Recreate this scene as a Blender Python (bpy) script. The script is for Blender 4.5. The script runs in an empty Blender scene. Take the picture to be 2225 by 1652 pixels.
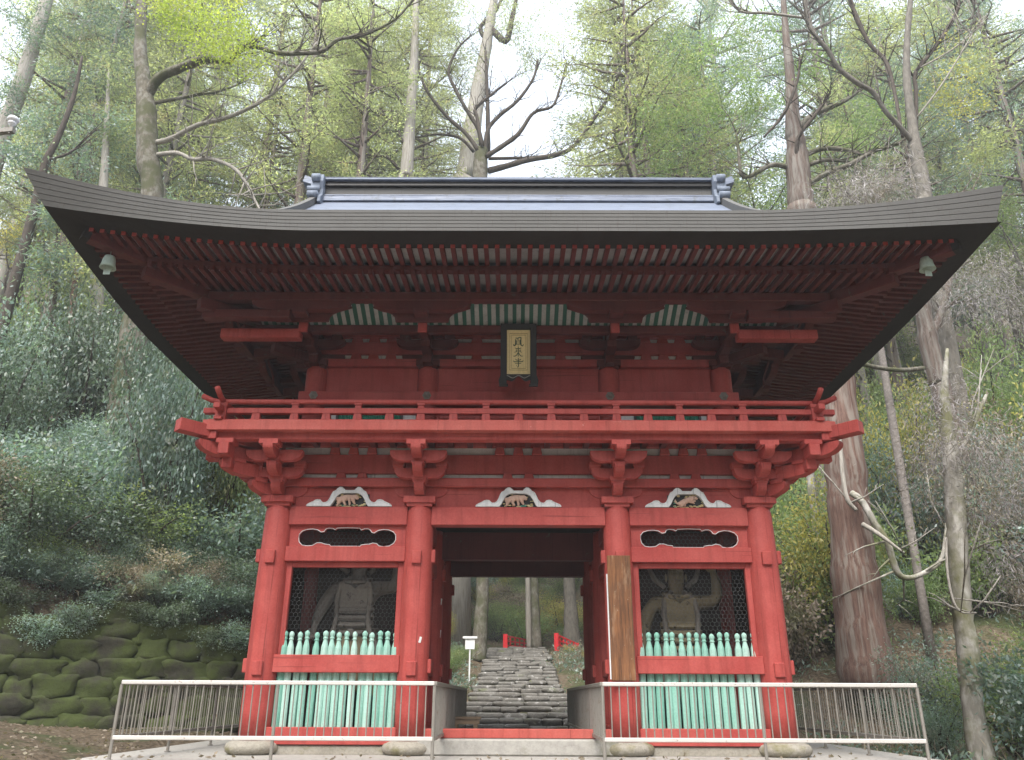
import bpy, bmesh, math, random
import numpy as np
from mathutils import Vector, Matrix, noise
from mathutils.geometry import tessellate_polygon
PI = math.pi
rad = math.radians
scene = bpy.context.scene
col = scene.collection

# ------------------------------------------------------------------ camera
CAMX, CAMY, CAMZ = -0.05, -12.5, 0.74
PITCH, YAW, ROLL = rad(21.8), rad(0.265), rad(0.25)
FPX = 1731.0                                  # focal length for a 2224 px wide picture
cam = bpy.data.cameras.new('Camera')
cam.sensor_width = 36.0
cam.lens = FPX / 2224.0 * 36.0
cam.clip_start, cam.clip_end = 0.1, 2000.0
camo = bpy.data.objects.new('Camera', cam)
col.objects.link(camo)
camo.matrix_world = (Matrix.Translation((CAMX, CAMY, CAMZ)) @ Matrix.Rotation(YAW, 4, 'Z')
                     @ Matrix.Rotation(PI / 2 + PITCH, 4, 'X') @ Matrix.Rotation(ROLL, 4, 'Z'))
scene.camera = camo

# ------------------------------------------------------------------ light
SUN_EL, SUN_AZ = rad(56), rad(198)              # azimuth from +Y, clockwise: high behind the camera, through bright cloud
world = bpy.data.worlds.new('World')
scene.world = world
world.use_nodes = True
wn = world.node_tree.nodes
bg = wn['Background']
sky = wn.new('ShaderNodeTexSky')
sky.sky_type = 'NISHITA'
sky.sun_disc = False
sky.sun_elevation = SUN_EL
sky.sun_rotation = SUN_AZ
sky.air_density = 1.0
sky.dust_density = 6.0
sky.ozone_density = 1.0
veil = wn.new('ShaderNodeMix'); veil.data_type = 'RGBA'      # thin bright cloud over the clear sky
veil.inputs[0].default_value = 0.68
veil.inputs[7].default_value = (6.3, 6.9, 7.7, 1)
world.node_tree.links.new(sky.outputs[0], veil.inputs[6])
world.node_tree.links.new(veil.outputs[2], bg.inputs[0])
bg.inputs[1].default_value = 0.122
sun = bpy.data.lights.new('Sun', 'SUN')
sun.energy = 2.6
sun.angle = rad(40)
sun.color = (1.0, 0.96, 0.90)
suno = bpy.data.objects.new('Sun', sun)
col.objects.link(suno)
sd = Vector((math.sin(SUN_AZ) * math.cos(SUN_EL), math.cos(SUN_AZ) * math.cos(SUN_EL), math.sin(SUN_EL)))
suno.rotation_euler = sd.to_track_quat('Z', 'Y').to_euler()
suno.location = sd * 60
vs = scene.view_settings
vs.view_transform = 'Standard'
vs.look = 'None'
vs.gamma = 1.0
vs.exposure = 1.28
scene.cycles.max_bounces = 6
scene.cycles.diffuse_bounces = 4
scene.cycles.transmission_bounces = 4

# ------------------------------------------------------------------ helpers
CP, SP = math.cos(PITCH), math.sin(PITCH)
def P(px, py, d):
    """photograph point (2224 px wide) at d metres in front of the camera -> world point"""
    r = rad(0.25); dx, dy = px - 1112, py - 826
    xx = dx * math.cos(r) + dy * math.sin(r); yy = -dx * math.sin(r) + dy * math.cos(r)
    u = (xx - 8) / FPX; v = -yy / FPX
    den = CP - v * SP
    return Vector((u / den * d + CAMX, d + CAMY, (SP + v * CP) / den * d + CAMZ))
def PR(wpx, py, d):
    """half of a width in photograph pixels -> radius in metres"""
    v = (826 - py) / FPX
    return wpx / 2 / FPX * d / (CP - v * SP)
def to_px(p):
    x, y, z = p[0] - CAMX, p[1] - CAMY, p[2] - CAMZ
    dd = y * CP + z * SP
    if dd < 0.1: return (-9999, -9999)
    return (1120 + FPX * x / dd, 826 - FPX * (-y * SP + z * CP) / dd)

def sock(nt, node, name, val):
    node.inputs[name].default_value = val

class NT:
    """small node-tree writer"""
    def __init__(s, name):
        s.m = bpy.data.materials.new(name); s.m.use_nodes = True
        s.t = s.m.node_tree; s.b = s.t.nodes['Principled BSDF']; s.out = s.t.nodes['Material Output']
    def n(s, kind, **kw):
        nd = s.t.nodes.new(kind)
        for k, v in kw.items(): setattr(nd, k, v)
        return nd
    def l(s, a, b): s.t.links.new(a, b)
    def coord(s, kind='Object', scale=(1, 1, 1)):
        tc = s.n('ShaderNodeTexCoord'); mp = s.n('ShaderNodeMapping')
        s.l(tc.outputs[kind], mp.inputs[0]); mp.inputs['Scale'].default_value = scale
        return mp.outputs[0]
    def noise(s, vec, scale, detail=4, rough=0.6):
        nd = s.n('ShaderNodeTexNoise'); s.l(vec, nd.inputs['Vector'])
        nd.inputs['Scale'].default_value = scale; nd.inputs['Detail'].default_value = detail
        nd.inputs['Roughness'].default_value = rough
        return nd.outputs['Fac']
    def ramp(s, fac, stops):
        nd = s.n('ShaderNodeValToRGB'); s.l(fac, nd.inputs[0]); e = nd.color_ramp.elements
        while len(e) < len(stops): e.new(0.5)
        for el, (p, c) in zip(e, stops):
            el.position = p; el.color = (c, c, c, 1) if isinstance(c, (int, float)) else (*c, 1)
        return nd.outputs[0]
    def mix(s, fac, a, b, blend='MIX'):
        nd = s.n('ShaderNodeMix', data_type='RGBA', blend_type=blend)
        for sk, val in ((nd.inputs[0], fac), (nd.inputs[6], a), (nd.inputs[7], b)):
            if isinstance(val, (int, float)): sk.default_value = val
            elif isinstance(val, tuple): sk.default_value = (*val, 1)
            else: s.l(val, sk)
        return nd.outputs[2]
    def bump(s, h, strength=0.3, dist=0.01):
        nd = s.n('ShaderNodeBump'); nd.inputs['Strength'].default_value = strength
        nd.inputs['Distance'].default_value = dist
        s.l(h, nd.inputs['Height']); s.l(nd.outputs[0], s.b.inputs['Normal'])
    def done(s, color=None, rough=0.7, metal=0.0, spec=0.4):
        if color is not None:
            if isinstance(color, tuple): s.b.inputs['Base Color'].default_value = (*color, 1)
            else: s.l(color, s.b.inputs['Base Color'])
        if isinstance(rough, (int, float)): s.b.inputs['Roughness'].default_value = rough
        else: s.l(rough, s.b.inputs['Roughness'])
        s.b.inputs['Metallic'].default_value = metal
        s.b.inputs['Specular IOR Level'].default_value = spec
        return s.m

# ---- materials
M = {}
def paint(name, a, b, flake=None, flake_at=0.72, rough=0.62, scale=1.6, var=0.0, spec=0.3, grain=(26, 26, 0.45)):
    t = NT(name); v = t.coord('Object')
    f = t.ramp(t.noise(v, scale, 5), [(0.3, 0.0), (0.72, 1.0)])
    c = t.mix(f, a, b)
    fine = t.noise(v, 38, 3)
    c = t.mix(0.18, c, t.ramp(fine, [(0.3, tuple(x * 0.6 for x in a)), (0.7, tuple(min(1, x * 1.35) for x in b))]))
    # rain streaks and grime run down
    vz = t.coord('Object', (9, 9, 0.7))
    c = t.mix(t.ramp(t.noise(vz, 1.0, 4), [(0.50, 0.0), (0.74, 0.5)]), c, tuple(x * 0.52 for x in a))
    crk = t.coord('Object', grain)                  # drying cracks along the grain
    c = t.mix(t.ramp(t.noise(crk, 1.0, 2), [(0.655, 0.0), (0.675, 0.5)]), c, tuple(x * 0.35 for x in a)) if flake else c
    if flake:
        k = t.ramp(t.noise(v, 7.0, 8, 0.72), [(flake_at, 0.0), (flake_at + 0.05, 1.0)])
        c = t.mix(k, c, flake)
    if var:
        oi = t.n('ShaderNodeObjectInfo')
        hs = t.n('ShaderNodeHueSaturation'); t.l(c, hs.inputs['Color'])
        mp = t.n('ShaderNodeMapRange'); t.l(oi.outputs['Random'], mp.inputs[0])
        mp.inputs[3].default_value = 1 - var; mp.inputs[4].default_value = 1 + var * 0.6
        t.l(mp.outputs[0], hs.inputs['Saturation'])
        mp2 = t.n('ShaderNodeMapRange'); t.l(oi.outputs['Random'], mp2.inputs[0])
        mp2.inputs[3].default_value = 1.1; mp2.inputs[4].default_value = 0.78
        t.l(mp2.outputs[0], hs.inputs['Value'])
        c = hs.outputs[0]
    t.bump(t.noise(v, 55, 4), 0.25, 0.004)
    return t.done(c, rough, spec=spec)
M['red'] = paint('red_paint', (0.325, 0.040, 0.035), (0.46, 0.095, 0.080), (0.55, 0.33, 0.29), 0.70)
M['red_h'] = paint('red_paint_on_beams', (0.325, 0.040, 0.035), (0.46, 0.095, 0.080), (0.55, 0.33, 0.29), 0.70, grain=(0.45, 0.45, 26))
M['red_worn'] = paint('worn_red_paint', (0.40, 0.058, 0.046), (0.50, 0.13, 0.105), (0.68, 0.52, 0.47), 0.66)
M['red_old_shaded'] = paint('old_red_wood_shaded', (0.092, 0.018, 0.0165), (0.135, 0.030, 0.026), (0.10, 0.07, 0.055), 0.62)  # aged red, darkened so eave and passage shade sit in the colour
M['mint'] = paint('mint_paint', (0.26, 0.55, 0.45), (0.35, 0.61, 0.52), (0.40, 0.42, 0.34), 0.60, var=0.30, scale=3)
M['green'] = paint('green_paint', (0.03, 0.22, 0.15), (0.05, 0.28, 0.19))
M['green_dark'] = paint('dark_green_paint', (0.02, 0.085, 0.06), (0.03, 0.11, 0.08))
M['plaster'] = paint('white_plaster', (0.62, 0.62, 0.62), (0.70, 0.70, 0.69), (0.45, 0.44, 0.42), 0.75, rough=0.85)
M['carved_white'] = paint('chalk_white_paint', (0.62, 0.64, 0.66), (0.74, 0.75, 0.75), (0.36, 0.37, 0.40), 0.64, scale=5, rough=0.8)
M['soffit'] = paint('weathered_white_board', (0.40, 0.385, 0.375), (0.50, 0.49, 0.48), (0.24, 0.19, 0.17), 0.66, rough=0.85)
M['black'] = paint('black_lacquer', (0.012, 0.011, 0.011), (0.02, 0.018, 0.017), rough=0.4)
M['dark_wood'] = paint('dark_wood', (0.020, 0.017, 0.015), (0.03, 0.026, 0.023), rough=0.8)
M['gold'] = paint('gold_panel', (0.68, 0.54, 0.25), (0.76, 0.63, 0.35), rough=0.5)
M['ink'] = paint('dark_green_ink', (0.05, 0.075, 0.04), (0.07, 0.1, 0.06))
M['brown_line'] = paint('brown_line', (0.16, 0.08, 0.02), (0.2, 0.1, 0.03))
M['paper'] = paint('paper', (0.72, 0.72, 0.70), (0.8, 0.8, 0.78))
M['signwhite'] = paint('white_sign_paint', (0.82, 0.82, 0.82), (0.86, 0.86, 0.86))
M['vermilion'] = paint('vermilion_paint', (0.68, 0.022, 0.03), (0.74, 0.03, 0.04))
M['porcelain'] = paint('white_porcelain', (0.76, 0.76, 0.78), (0.82, 0.82, 0.83), rough=0.25, spec=0.6)
M['bronze_green'] = paint('verdigris', (0.36, 0.48, 0.43), (0.52, 0.60, 0.54), (0.2, 0.26, 0.22), 0.64, scale=6)
M['pinkwood'] = paint('painted_animal', (0.52, 0.33, 0.26), (0.60, 0.42, 0.33), (0.12, 0.07, 0.05), 0.68, scale=8)
M['leafgold'] = paint('gilt_carving', (0.55, 0.42, 0.18), (0.66, 0.58, 0.36), (0.08, 0.3, 0.22), 0.55, scale=8)
M['statue'] = paint('weathered_statue_wood', (0.12, 0.106, 0.09), (0.20, 0.18, 0.155), (0.04, 0.034, 0.028), 0.6, scale=4, rough=0.85)
M['statue_gold'] = paint('tarnished_gilt_wood', (0.15, 0.12, 0.07), (0.24, 0.20, 0.12), (0.05, 0.04, 0.025), 0.6, scale=4, rough=0.8)
M['wire'] = paint('galvanised_wire', (0.13, 0.135, 0.13), (0.18, 0.185, 0.18), rough=0.6)
M['niche'] = paint('shade_dark_boards', (0.035, 0.022, 0.018), (0.05, 0.032, 0.026), rough=0.9)  # boards darkened so the shade inside the gate is in the colour

def shingle():
    t = NT('bark_shingle_edge'); v = t.coord('Object')
    c = t.mix(t.noise(v, 2.2, 5), (0.100, 0.099, 0.095), (0.14, 0.138, 0.134))
    br = t.n('ShaderNodeTexBrick'); t.l(t.coord('Object', (1, 1, 1)), br.inputs['Vector'])
    wv = t.coord('Object', (55, 55, 0.2))
    c = t.mix(t.ramp(t.noise(wv, 1, 2), [(0.62, 0), (0.7, 0.6)]), c, (0.08, 0.07, 0.06))
    t.bump(t.noise(t.coord('Object', (30, 30, 90)), 1, 3), 0.4, 0.006)
    return t.done(c, 0.85)
M['shingle'] = shingle()
def copper():
    t = NT('aged_copper_roof'); v = t.coord('Object', (1.2, 6, 6))
    c = t.mix(t.noise(v, 2.0, 6), (0.11, 0.13, 0.18), (0.21, 0.245, 0.32))
    c = t.mix(t.ramp(t.noise(t.coord('Object', (0.5, 9, 9)), 3, 5), [(0.5, 0), (0.7, 0.6)]), c, (0.30, 0.33, 0.40))
    c = t.mix(t.ramp(t.noise(t.coord('Object', (3, 3, 3)), 2, 6, 0.7), [(0.55, 0), (0.68, 0.55)]), c, (0.09, 0.095, 0.085))
    t.bump(t.noise(t.coord('Object', (1, 14, 14)), 2, 4), 0.5, 0.02)
    return t.done(c, 0.5, 0.15, 0.5)
M['copper'] = copper()
def galv():
    t = NT('weathered_steel'); v = t.coord('Object')
    c = t.mix(t.noise(v, 6, 5), (0.19, 0.178, 0.155), (0.33, 0.31, 0.28))
    c = t.mix(t.ramp(t.noise(v, 14, 6, 0.7), [(0.58, 0), (0.68, 0.8)]), c, (0.15, 0.085, 0.045))
    return t.done(c, 0.5, 0.35, 0.5)
M['steel'] = galv()
def galv2():
    t = NT('pale_steel_rail'); v = t.coord('Object')
    c = t.mix(t.noise(v, 4, 5), (0.50, 0.47, 0.44), (0.66, 0.64, 0.61))
    c = t.mix(t.ramp(t.noise(v, 16, 6, 0.7), [(0.6, 0), (0.7, 0.8)]), c, (0.25, 0.16, 0.11))
    return t.done(c, 0.45, 0.2, 0.5)
M['steel_pale'] = galv2()
def oldboard():
    t = NT('weathered_sign_wood'); v = t.coord('Object', (14, 14, 0.9))
    c = t.mix(t.ramp(t.noise(v, 1.6, 7, 0.7), [(0.36, 0), (0.64, 1)]), (0.085, 0.036, 0.016), (0.27, 0.118, 0.048))
    c = t.mix(t.ramp(t.noise(t.coord('Object', (2, 2, 1.2)), 1.5, 4), [(0.45, 0), (0.65, 0.7)]), c, (0.10, 0.05, 0.028))
    c = t.mix(t.ramp(t.noise(t.coord('Object', (5, 5, 1.1)), 1.6, 6), [(0.56, 0), (0.74, 0.75)]), c, (0.40, 0.29, 0.19))
    c = t.mix(t.ramp(t.noise(t.coord('Object', (10, 10, 4)), 3.0, 6, 0.75), [(0.66, 0), (0.7, 0.7)]), c, (0.55, 0.5, 0.42))
    t.bump(t.noise(v, 3, 5), 0.5, 0.006)
    return t.done(c, 0.8)
M['oldboard'] = oldboard()
def bench_wood():
    t = NT('bench_wood'); v = t.coord('Object', (1, 12, 12))
    c = t.mix(t.noise(v, 2, 5), (0.12, 0.08, 0.05), (0.34, 0.25, 0.165))
    return t.done(c, 0.8)
M['bench'] = bench_wood()
def stone(name, a, b, moss=None, moss_lo=0.45, bump=0.6, sc=2.0, lich=None):
    t = NT(name); v = t.coord('Object')
    c = t.mix(t.noise(v, sc, 7, 0.65), a, b)
    c = t.mix(t.ramp(t.noise(v, sc * 9, 5, 0.7), [(0.42, 0.0), (0.7, 0.45)]), c, tuple(x * 0.45 for x in a))
    if lich:
        c = t.mix(t.ramp(t.noise(v, sc * 3.3, 6, 0.7), [(0.58, 0), (0.66, 0.85)]), c, lich)
    if moss:
        g = t.mix(t.noise(v, 6, 5), moss, tuple(x * 1.9 for x in moss))
        c = t.mix(t.ramp(t.noise(v, sc * 0.8, 6, 0.65), [(moss_lo, 0), (moss_lo + 0.14, 0.95)]), c, g)
    t.bump(t.noise(v, sc * 7, 7, 0.7), bump, 0.03)
    return t.done(c, 0.9, spec=0.25)
M['concrete'] = stone('concrete_slab', (0.34, 0.325, 0.295), (0.43, 0.415, 0.385), (0.10, 0.10, 0.05), 0.62, 0.25, 1.4)
M['bounce_gravel'] = stone('bounce_path_gravel', (0.13, 0.12, 0.10), (0.22, 0.205, 0.18), (0.08, 0.085, 0.04), 0.6, 0.7, 3)  # surface of the unseen added path, toned for the light it bounces
M['base_stone'] = stone('base_stone', (0.27, 0.25, 0.21), (0.42, 0.39, 0.33), (0.12, 0.11, 0.05), 0.52, 0.5, 3)
M['wall_stone'] = stone('mossy_boulders', (0.026, 0.025, 0.018), (0.055, 0.052, 0.036), (0.038, 0.050, 0.014), 0.38, 1.0, 1.3)
M['step_stone'] = stone('stair_stone', (0.105, 0.10, 0.088), (0.25, 0.235, 0.215), (0.085, 0.095, 0.045), 0.6, 0.8, 1.6, (0.46, 0.45, 0.43))
def soil():
    t = NT('leaf_litter_soil'); v = t.coord('Object')
    c = t.mix(t.noise(v, 0.35, 6), (0.075, 0.058, 0.040), (0.115, 0.095, 0.070))
    vo = t.n('ShaderNodeTexVoronoi'); t.l(v, vo.inputs['Vector']); vo.inputs['Scale'].default_value = 9
    lf = t.ramp(t.noise(v, 11, 4), [(0.4, (0.06, 0.045, 0.03)), (0.55, (0.20, 0.15, 0.10)), (0.7, (0.30, 0.25, 0.19))])
    c = t.mix(0.55, c, lf)
    c = t.mix(t.ramp(t.noise(v, 0.6, 5), [(0.5, 0), (0.62, 0.75)]), c, (0.045, 0.070, 0.022))
    t.bump(t.noise(v, 9, 6, 0.7), 1.0, 0.08)
    return t.done(c, 0.95, spec=0.15)
M['soil'] = soil()
def bark(name, a, b, streak=(14, 14, 0.8), patch=None, moss=None, patch_sc=(5, 5, 0.35)):
    t = NT(name); v = t.coord('Object', streak)
    h = t.noise(v, 1.5, 6, 0.65)
    c = t.mix(t.ramp(h, [(0.3, 0), (0.7, 1)]), a, b)
    if patch:
        c = t.mix(t.ramp(t.noise(t.coord('Object', patch_sc), 1.6, 5, 0.6), [(0.47, 0), (0.60, 0.75)]), c, patch)
    if moss:
        c = t.mix(t.ramp(t.noise(t.coord('Object'), 1.3, 5), [(0.46, 0), (0.6, 0.9)]), c, moss)
    t.bump(h, 0.8, 0.03)
    return t.done(c, 0.9, spec=0.2)
M['bark_cedar'] = bark('cedar_bark', (0.075, 0.055, 0.045), (0.21, 0.165, 0.14), patch=(0.25, 0.235, 0.21))
M['bark_red'] = bark('red_cedar_bark', (0.085, 0.050, 0.040), (0.215, 0.135, 0.108), patch=(0.25, 0.22, 0.19))
M['bark_pale'] = bark('pale_bark', (0.22, 0.20, 0.17), (0.46, 0.43, 0.385))
M['bark_grey'] = bark('grey_bark', (0.11, 0.10, 0.085), (0.24, 0.22, 0.19), (6, 6, 2))
M['bark_moss'] = bark('mossy_bark', (0.075, 0.066, 0.05), (0.19, 0.17, 0.135), (7, 7, 2.5), patch=(0.24, 0.23, 0.20), moss=(0.085, 0.090, 0.045), patch_sc=(4, 4, 2.5))
M['bark_mottled'] = bark('mottled_bark', (0.20, 0.19, 0.165), (0.32, 0.30, 0.26), (5, 5, 2), patch=(0.50, 0.48, 0.44), moss=(0.16, 0.16, 0.08), patch_sc=(3, 3, 1.6))
M['bark_dark'] = bark('dark_bark', (0.05, 0.042, 0.034), (0.11, 0.09, 0.075), (6, 6, 2))
M['twig'] = bark('twig_bark', (0.16, 0.14, 0.125), (0.30, 0.27, 0.25), (8, 8, 8))

def leaf(name, a, b, c3=None, trans=0.4, gloss=0.25, nscale=0.55):
    t = NT(name)
    geo = t.n('ShaderNodeNewGeometry')
    oi = t.n('ShaderNodeObjectInfo')
    f1 = t.n('ShaderNodeTexNoise'); t.l(geo.outputs['Position'], f1.inputs['Vector']); f1.inputs['Scale'].default_value = nscale; f1.inputs['Detail'].default_value = 5
    c = t.mix(t.ramp(f1.outputs['Fac'], [(0.34, 0), (0.66, 1)]), a, b)
    if c3:
        f2 = t.n('ShaderNodeTexNoise'); t.l(geo.outputs['Position'], f2.inputs['Vector']); f2.inputs['Scale'].default_value = nscale * 2.3; f2.inputs['Detail'].default_value = 3
        c = t.mix(t.ramp(f2.outputs['Fac'], [(0.55, 0), (0.68, 0.9)]), c, c3)
    # each leaf is a little different, and each plant too
    hs = t.n('ShaderNodeHueSaturation'); t.l(c, hs.inputs['Color'])
    mp = t.n('ShaderNodeMapRange'); t.l(geo.outputs['Random Per Island'], mp.inputs[0]); mp.inputs[3].default_value = 0.72; mp.inputs[4].default_value = 1.28
    mq = t.n('ShaderNodeMapRange'); t.l(oi.outputs['Random'], mq.inputs[0]); mq.inputs[3].default_value = 0.8; mq.inputs[4].default_value = 1.2
    mu = t.n('ShaderNodeMath', operation='MULTIPLY'); t.l(mp.outputs[0], mu.inputs[0]); t.l(mq.outputs[0], mu.inputs[1])
    t.l(mu.outputs[0], hs.inputs['Value'])
    mh = t.n('ShaderNodeMapRange'); t.l(oi.outputs['Random'], mh.inputs[0]); mh.inputs[3].default_value = 0.485; mh.inputs[4].default_value = 0.515
    t.l(mh.outputs[0], hs.inputs['Hue'])
    t.done(hs.outputs[0], 0.38, spec=gloss)
    tr = t.n('ShaderNodeBsdfTranslucent')
    bright = t.mix(1.0, hs.outputs[0], (1.5, 1.55, 0.85), 'MULTIPLY')
    t.l(bright, tr.inputs['Color'])
    ms = t.n('ShaderNodeMixShader'); ms.inputs[0].default_value = trans
    t.l(t.b.outputs[0], ms.inputs[1]); t.l(tr.outputs[0], ms.inputs[2]); t.l(ms.outputs[0], t.out.inputs['Surface'])
    return t.m
M['lf_cedar'] = leaf('cedar_needles', (0.155, 0.188, 0.128), (0.27, 0.305, 0.21), (0.31, 0.27, 0.205), 0.55)
M['lf_pale'] = leaf('pale_needles', (0.26, 0.295, 0.185), (0.40, 0.435, 0.29), (0.37, 0.32, 0.24), 0.6)
M['lf_blue'] = leaf('blue_green_leaves', (0.125, 0.190, 0.172), (0.25, 0.345, 0.32), (0.30, 0.32, 0.29), 0.45, 0.8)
M['lf_dark'] = leaf('dark_evergreen_leaves', (0.06, 0.092, 0.062), (0.125, 0.17, 0.115), None, 0.25, 0.5)
M['lf_maple'] = leaf('yellow_green_leaves', (0.30, 0.36, 0.085), (0.40, 0.45, 0.12), (0.45, 0.42, 0.13), 0.5)
M['lf_yellow'] = leaf('yellow_autumn_leaves', (0.36, 0.34, 0.11), (0.50, 0.45, 0.18), (0.22, 0.27, 0.09), 0.5)
M['lf_green'] = leaf('fresh_green_leaves', (0.155, 0.21, 0.105), (0.25, 0.32, 0.16), (0.31, 0.32, 0.18), 0.55)
M['lf_dry'] = leaf('dry_grey_twigs', (0.25, 0.23, 0.235), (0.40, 0.375, 0.385), (0.30, 0.26, 0.235), 0.2, 0.1)
M['lf_brown'] = leaf('withered_brown_leaves', (0.20, 0.165, 0.125), (0.32, 0.275, 0.22), (0.17, 0.18, 0.10), 0.25, 0.15)

# ---- mesh builder
class MB:
    def __init__(s): s.v = []; s.f = []
    def add(s, vs_, fs):
        o = len(s.v); s.v += [tuple(p) for p in vs_]; s.f += [tuple(i + o for i in f) for f in fs]; return s
    def box(s, cx, cy, cz, sx, sy, sz, rz=0.0, top=1.0, topy=None):
        """box centred on (cx,cy,cz); top < 1 narrows its upper face"""
        c, n = math.cos(rz), math.sin(rz); out = []
        ty = top if topy is None else topy
        for dz in (-.5, .5):
            kx = top if dz > 0 else 1.0; ky = ty if dz > 0 else 1.0
            for dx, dy in ((-.5, -.5), (.5, -.5), (.5, .5), (-.5, .5)):
                x, y = dx * sx * kx, dy * sy * ky
                out.append((cx + x * c - y * n, cy + x * n + y * c, cz + dz * sz))
        return s.add(out, [(0, 3, 2, 1), (4, 5, 6, 7), (0, 1, 5, 4), (1, 2, 6, 5), (2, 3, 7, 6), (3, 0, 4, 7)])
    def bx(s, x0, x1, y0, y1, z0, z1):
        return s.box((x0 + x1) / 2, (y0 + y1) / 2, (z0 + z1) / 2, abs(x1 - x0), abs(y1 - y0), abs(z1 - z0))
    def beam(s, p, q, w, h, k=1.0):
        """bar from p to q, w wide, h tall; k scales the far end"""
        p, q = Vector(p), Vector(q); d = (q - p).normalized()
        up = Vector((0, 0, 1)) if abs(d.z) < 0.95 else Vector((0, 1, 0))
        r = d.cross(up).normalized(); u = r.cross(d).normalized(); out = []
        for e, kk in ((p, 1.0), (q, k)):
            for a, b in ((-1, -1), (1, -1), (1, 1), (-1, 1)): out.append(e + r * (a * w / 2 * kk) + u * (b * h / 2 * kk))
        return s.add(out, [(0, 3, 2, 1), (4, 5, 6, 7), (0, 1, 5, 4), (1, 2, 6, 5), (2, 3, 7, 6), (3, 0, 4, 7)])
    def prism(s, poly, axis, a, b):
        def pt(u, v, w): return {'x': (w, u, v), 'y': (u, w, v), 'z': (u, v, w)}[axis]
        n = len(poly); vs_ = [pt(u, v, a) for u, v in poly] + [pt(u, v, b) for u, v in poly]
        fs = [(i, (i + 1) % n, n + (i + 1) % n, n + i) for i in range(n)]
        tri = tessellate_polygon([[Vector((u, v, 0)) for u, v in poly]])
        fs += [tuple(t) for t in tri] + [tuple(n + i for i in reversed(t)) for t in tri]
        return s.add(vs_, fs)
    def plate_hole(s, outer, hole, axis, a, b):
        def pt(u, v, w): return {'x': (w, u, v), 'y': (u, w, v), 'z': (u, v, w)}[axis]
        al = outer + hole; n = len(al); no = len(outer); nh = len(hole)
        vs_ = [pt(u, v, a) for u, v in al] + [pt(u, v, b) for u, v in al]
        tri = tessellate_polygon([[Vector((u, v, 0)) for u, v in outer], [Vector((u, v, 0)) for u, v in hole]])
        fs = [tuple(t) for t in tri] + [tuple(n + i for i in reversed(t)) for t in tri]
        fs += [(i, (i + 1) % no, n + (i + 1) % no, n + i) for i in range(no)]
        fs += [(no + i, no + (i + 1) % nh, n + no + (i + 1) % nh, n + no + i) for i in range(nh)]
        return s.add(vs_, fs)
    def tube(s, pts, rr, n=8, cap=True, wob=0.0, seed=0):
        pts = [Vector(p) for p in pts]
        if isinstance(rr, (int, float)): rr = [rr] * len(pts)
        rg = random.Random(seed); vs_ = []; fs = []
        d0 = (pts[1] - pts[0]).normalized()
        ref = Vector((1, 0, 0)) if abs(d0.x) < 0.8 else Vector((0, 1, 0))
        r = (ref - d0 * ref.dot(d0)).normalized()
        for i, p in enumerate(pts):
            d = (pts[min(i + 1, len(pts) - 1)] - pts[max(i - 1, 0)]).normalized()
            r = (r - d * r.dot(d)).normalized(); u = d.cross(r)
            for k in range(n):
                a = 2 * PI * k / n; q = rr[i] * (1 + (rg.uniform(-wob, wob) if wob else 0))
                vs_.append(p + r * (math.cos(a) * q) + u * (math.sin(a) * q))
        for i in range(len(pts) - 1):
            for k in range(n):
                fs.append((i * n + k, i * n + (k + 1) % n, (i + 1) * n + (k + 1) % n, (i + 1) * n + k))
        if cap:
            fs.append(tuple(reversed(range(n)))); fs.append(tuple(range((len(pts) - 1) * n, len(pts) * n)))
        return s.add(vs_, fs)
    def cyl(s, p, q, r0, r1=None, n=16): return s.tube([p, q], [r0, r0 if r1 is None else r1], n)
    def lathe(s, prof, c=(0, 0, 0), n=20):
        vs_ = []; fs = []
        for r, z in prof:
            for k in range(n):
                a = 2 * PI * k / n; vs_.append((c[0] + r * math.cos(a), c[1] + r * math.sin(a), c[2] + z))
        for i in range(len(prof) - 1):
            for k in range(n): fs.append((i * n + k, i * n + (k + 1) % n, (i + 1) * n + (k + 1) % n, (i + 1) * n + k))
        fs.append(tuple(reversed(range(n)))); fs.append(tuple(range((len(prof) - 1) * n, len(prof) * n)))
        return s.add(vs_, fs)
    def rock(s, c, sx, sy, sz, seed, pw=0.55, nu=14, nv=9, amp=0.16, rz=0.0):
        """a rounded boulder: superellipsoid pushed about by noise"""
        rg = random.Random(seed); off = Vector((rg.uniform(-50, 50), rg.uniform(-50, 50), rg.uniform(-50, 50)))
        sg = lambda t, e: math.copysign(abs(t) ** e, t); vs_ = []; fs = []
        cr, sr = math.cos(rz), math.sin(rz)
        for i in range(nv + 1):
            ph = -PI / 2 + PI * i / nv
            for k in range(nu):
                th = 2 * PI * k / nu
                q = Vector((sg(math.cos(ph), pw) * sg(math.cos(th), pw), sg(math.cos(ph), pw) * sg(math.sin(th), pw), sg(math.sin(ph), pw)))
                m = 1 + amp * (noise.noise(q * 1.3 + off) * 1.2 + noise.noise(q * 3.1 + off) * 0.5)
                x, y, z = q.x * sx / 2 * m, q.y * sy / 2 * m, q.z * sz / 2 * m
                vs_.append((c[0] + x * cr - y * sr, c[1] + x * sr + y * cr, c[2] + z))
        for i in range(nv):
            for k in range(nu): fs.append((i * nu + k, i * nu + (k + 1) % nu, (i + 1) * nu + (k + 1) % nu, (i + 1) * nu + k))
        return s.add(vs_, fs)
    def mesh(s, name, mat, smooth=False):
        me = bpy.data.meshes.new(name); me.from_pydata(s.v, [], s.f)
        bm = bmesh.new(); bm.from_mesh(me)
        bmesh.ops.recalc_face_normals(bm, faces=bm.faces); bm.to_mesh(me); bm.free()
        if smooth: me.polygons.foreach_set('use_smooth', [True] * len(me.polygons))
        me.materials.append(mat); return me
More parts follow.
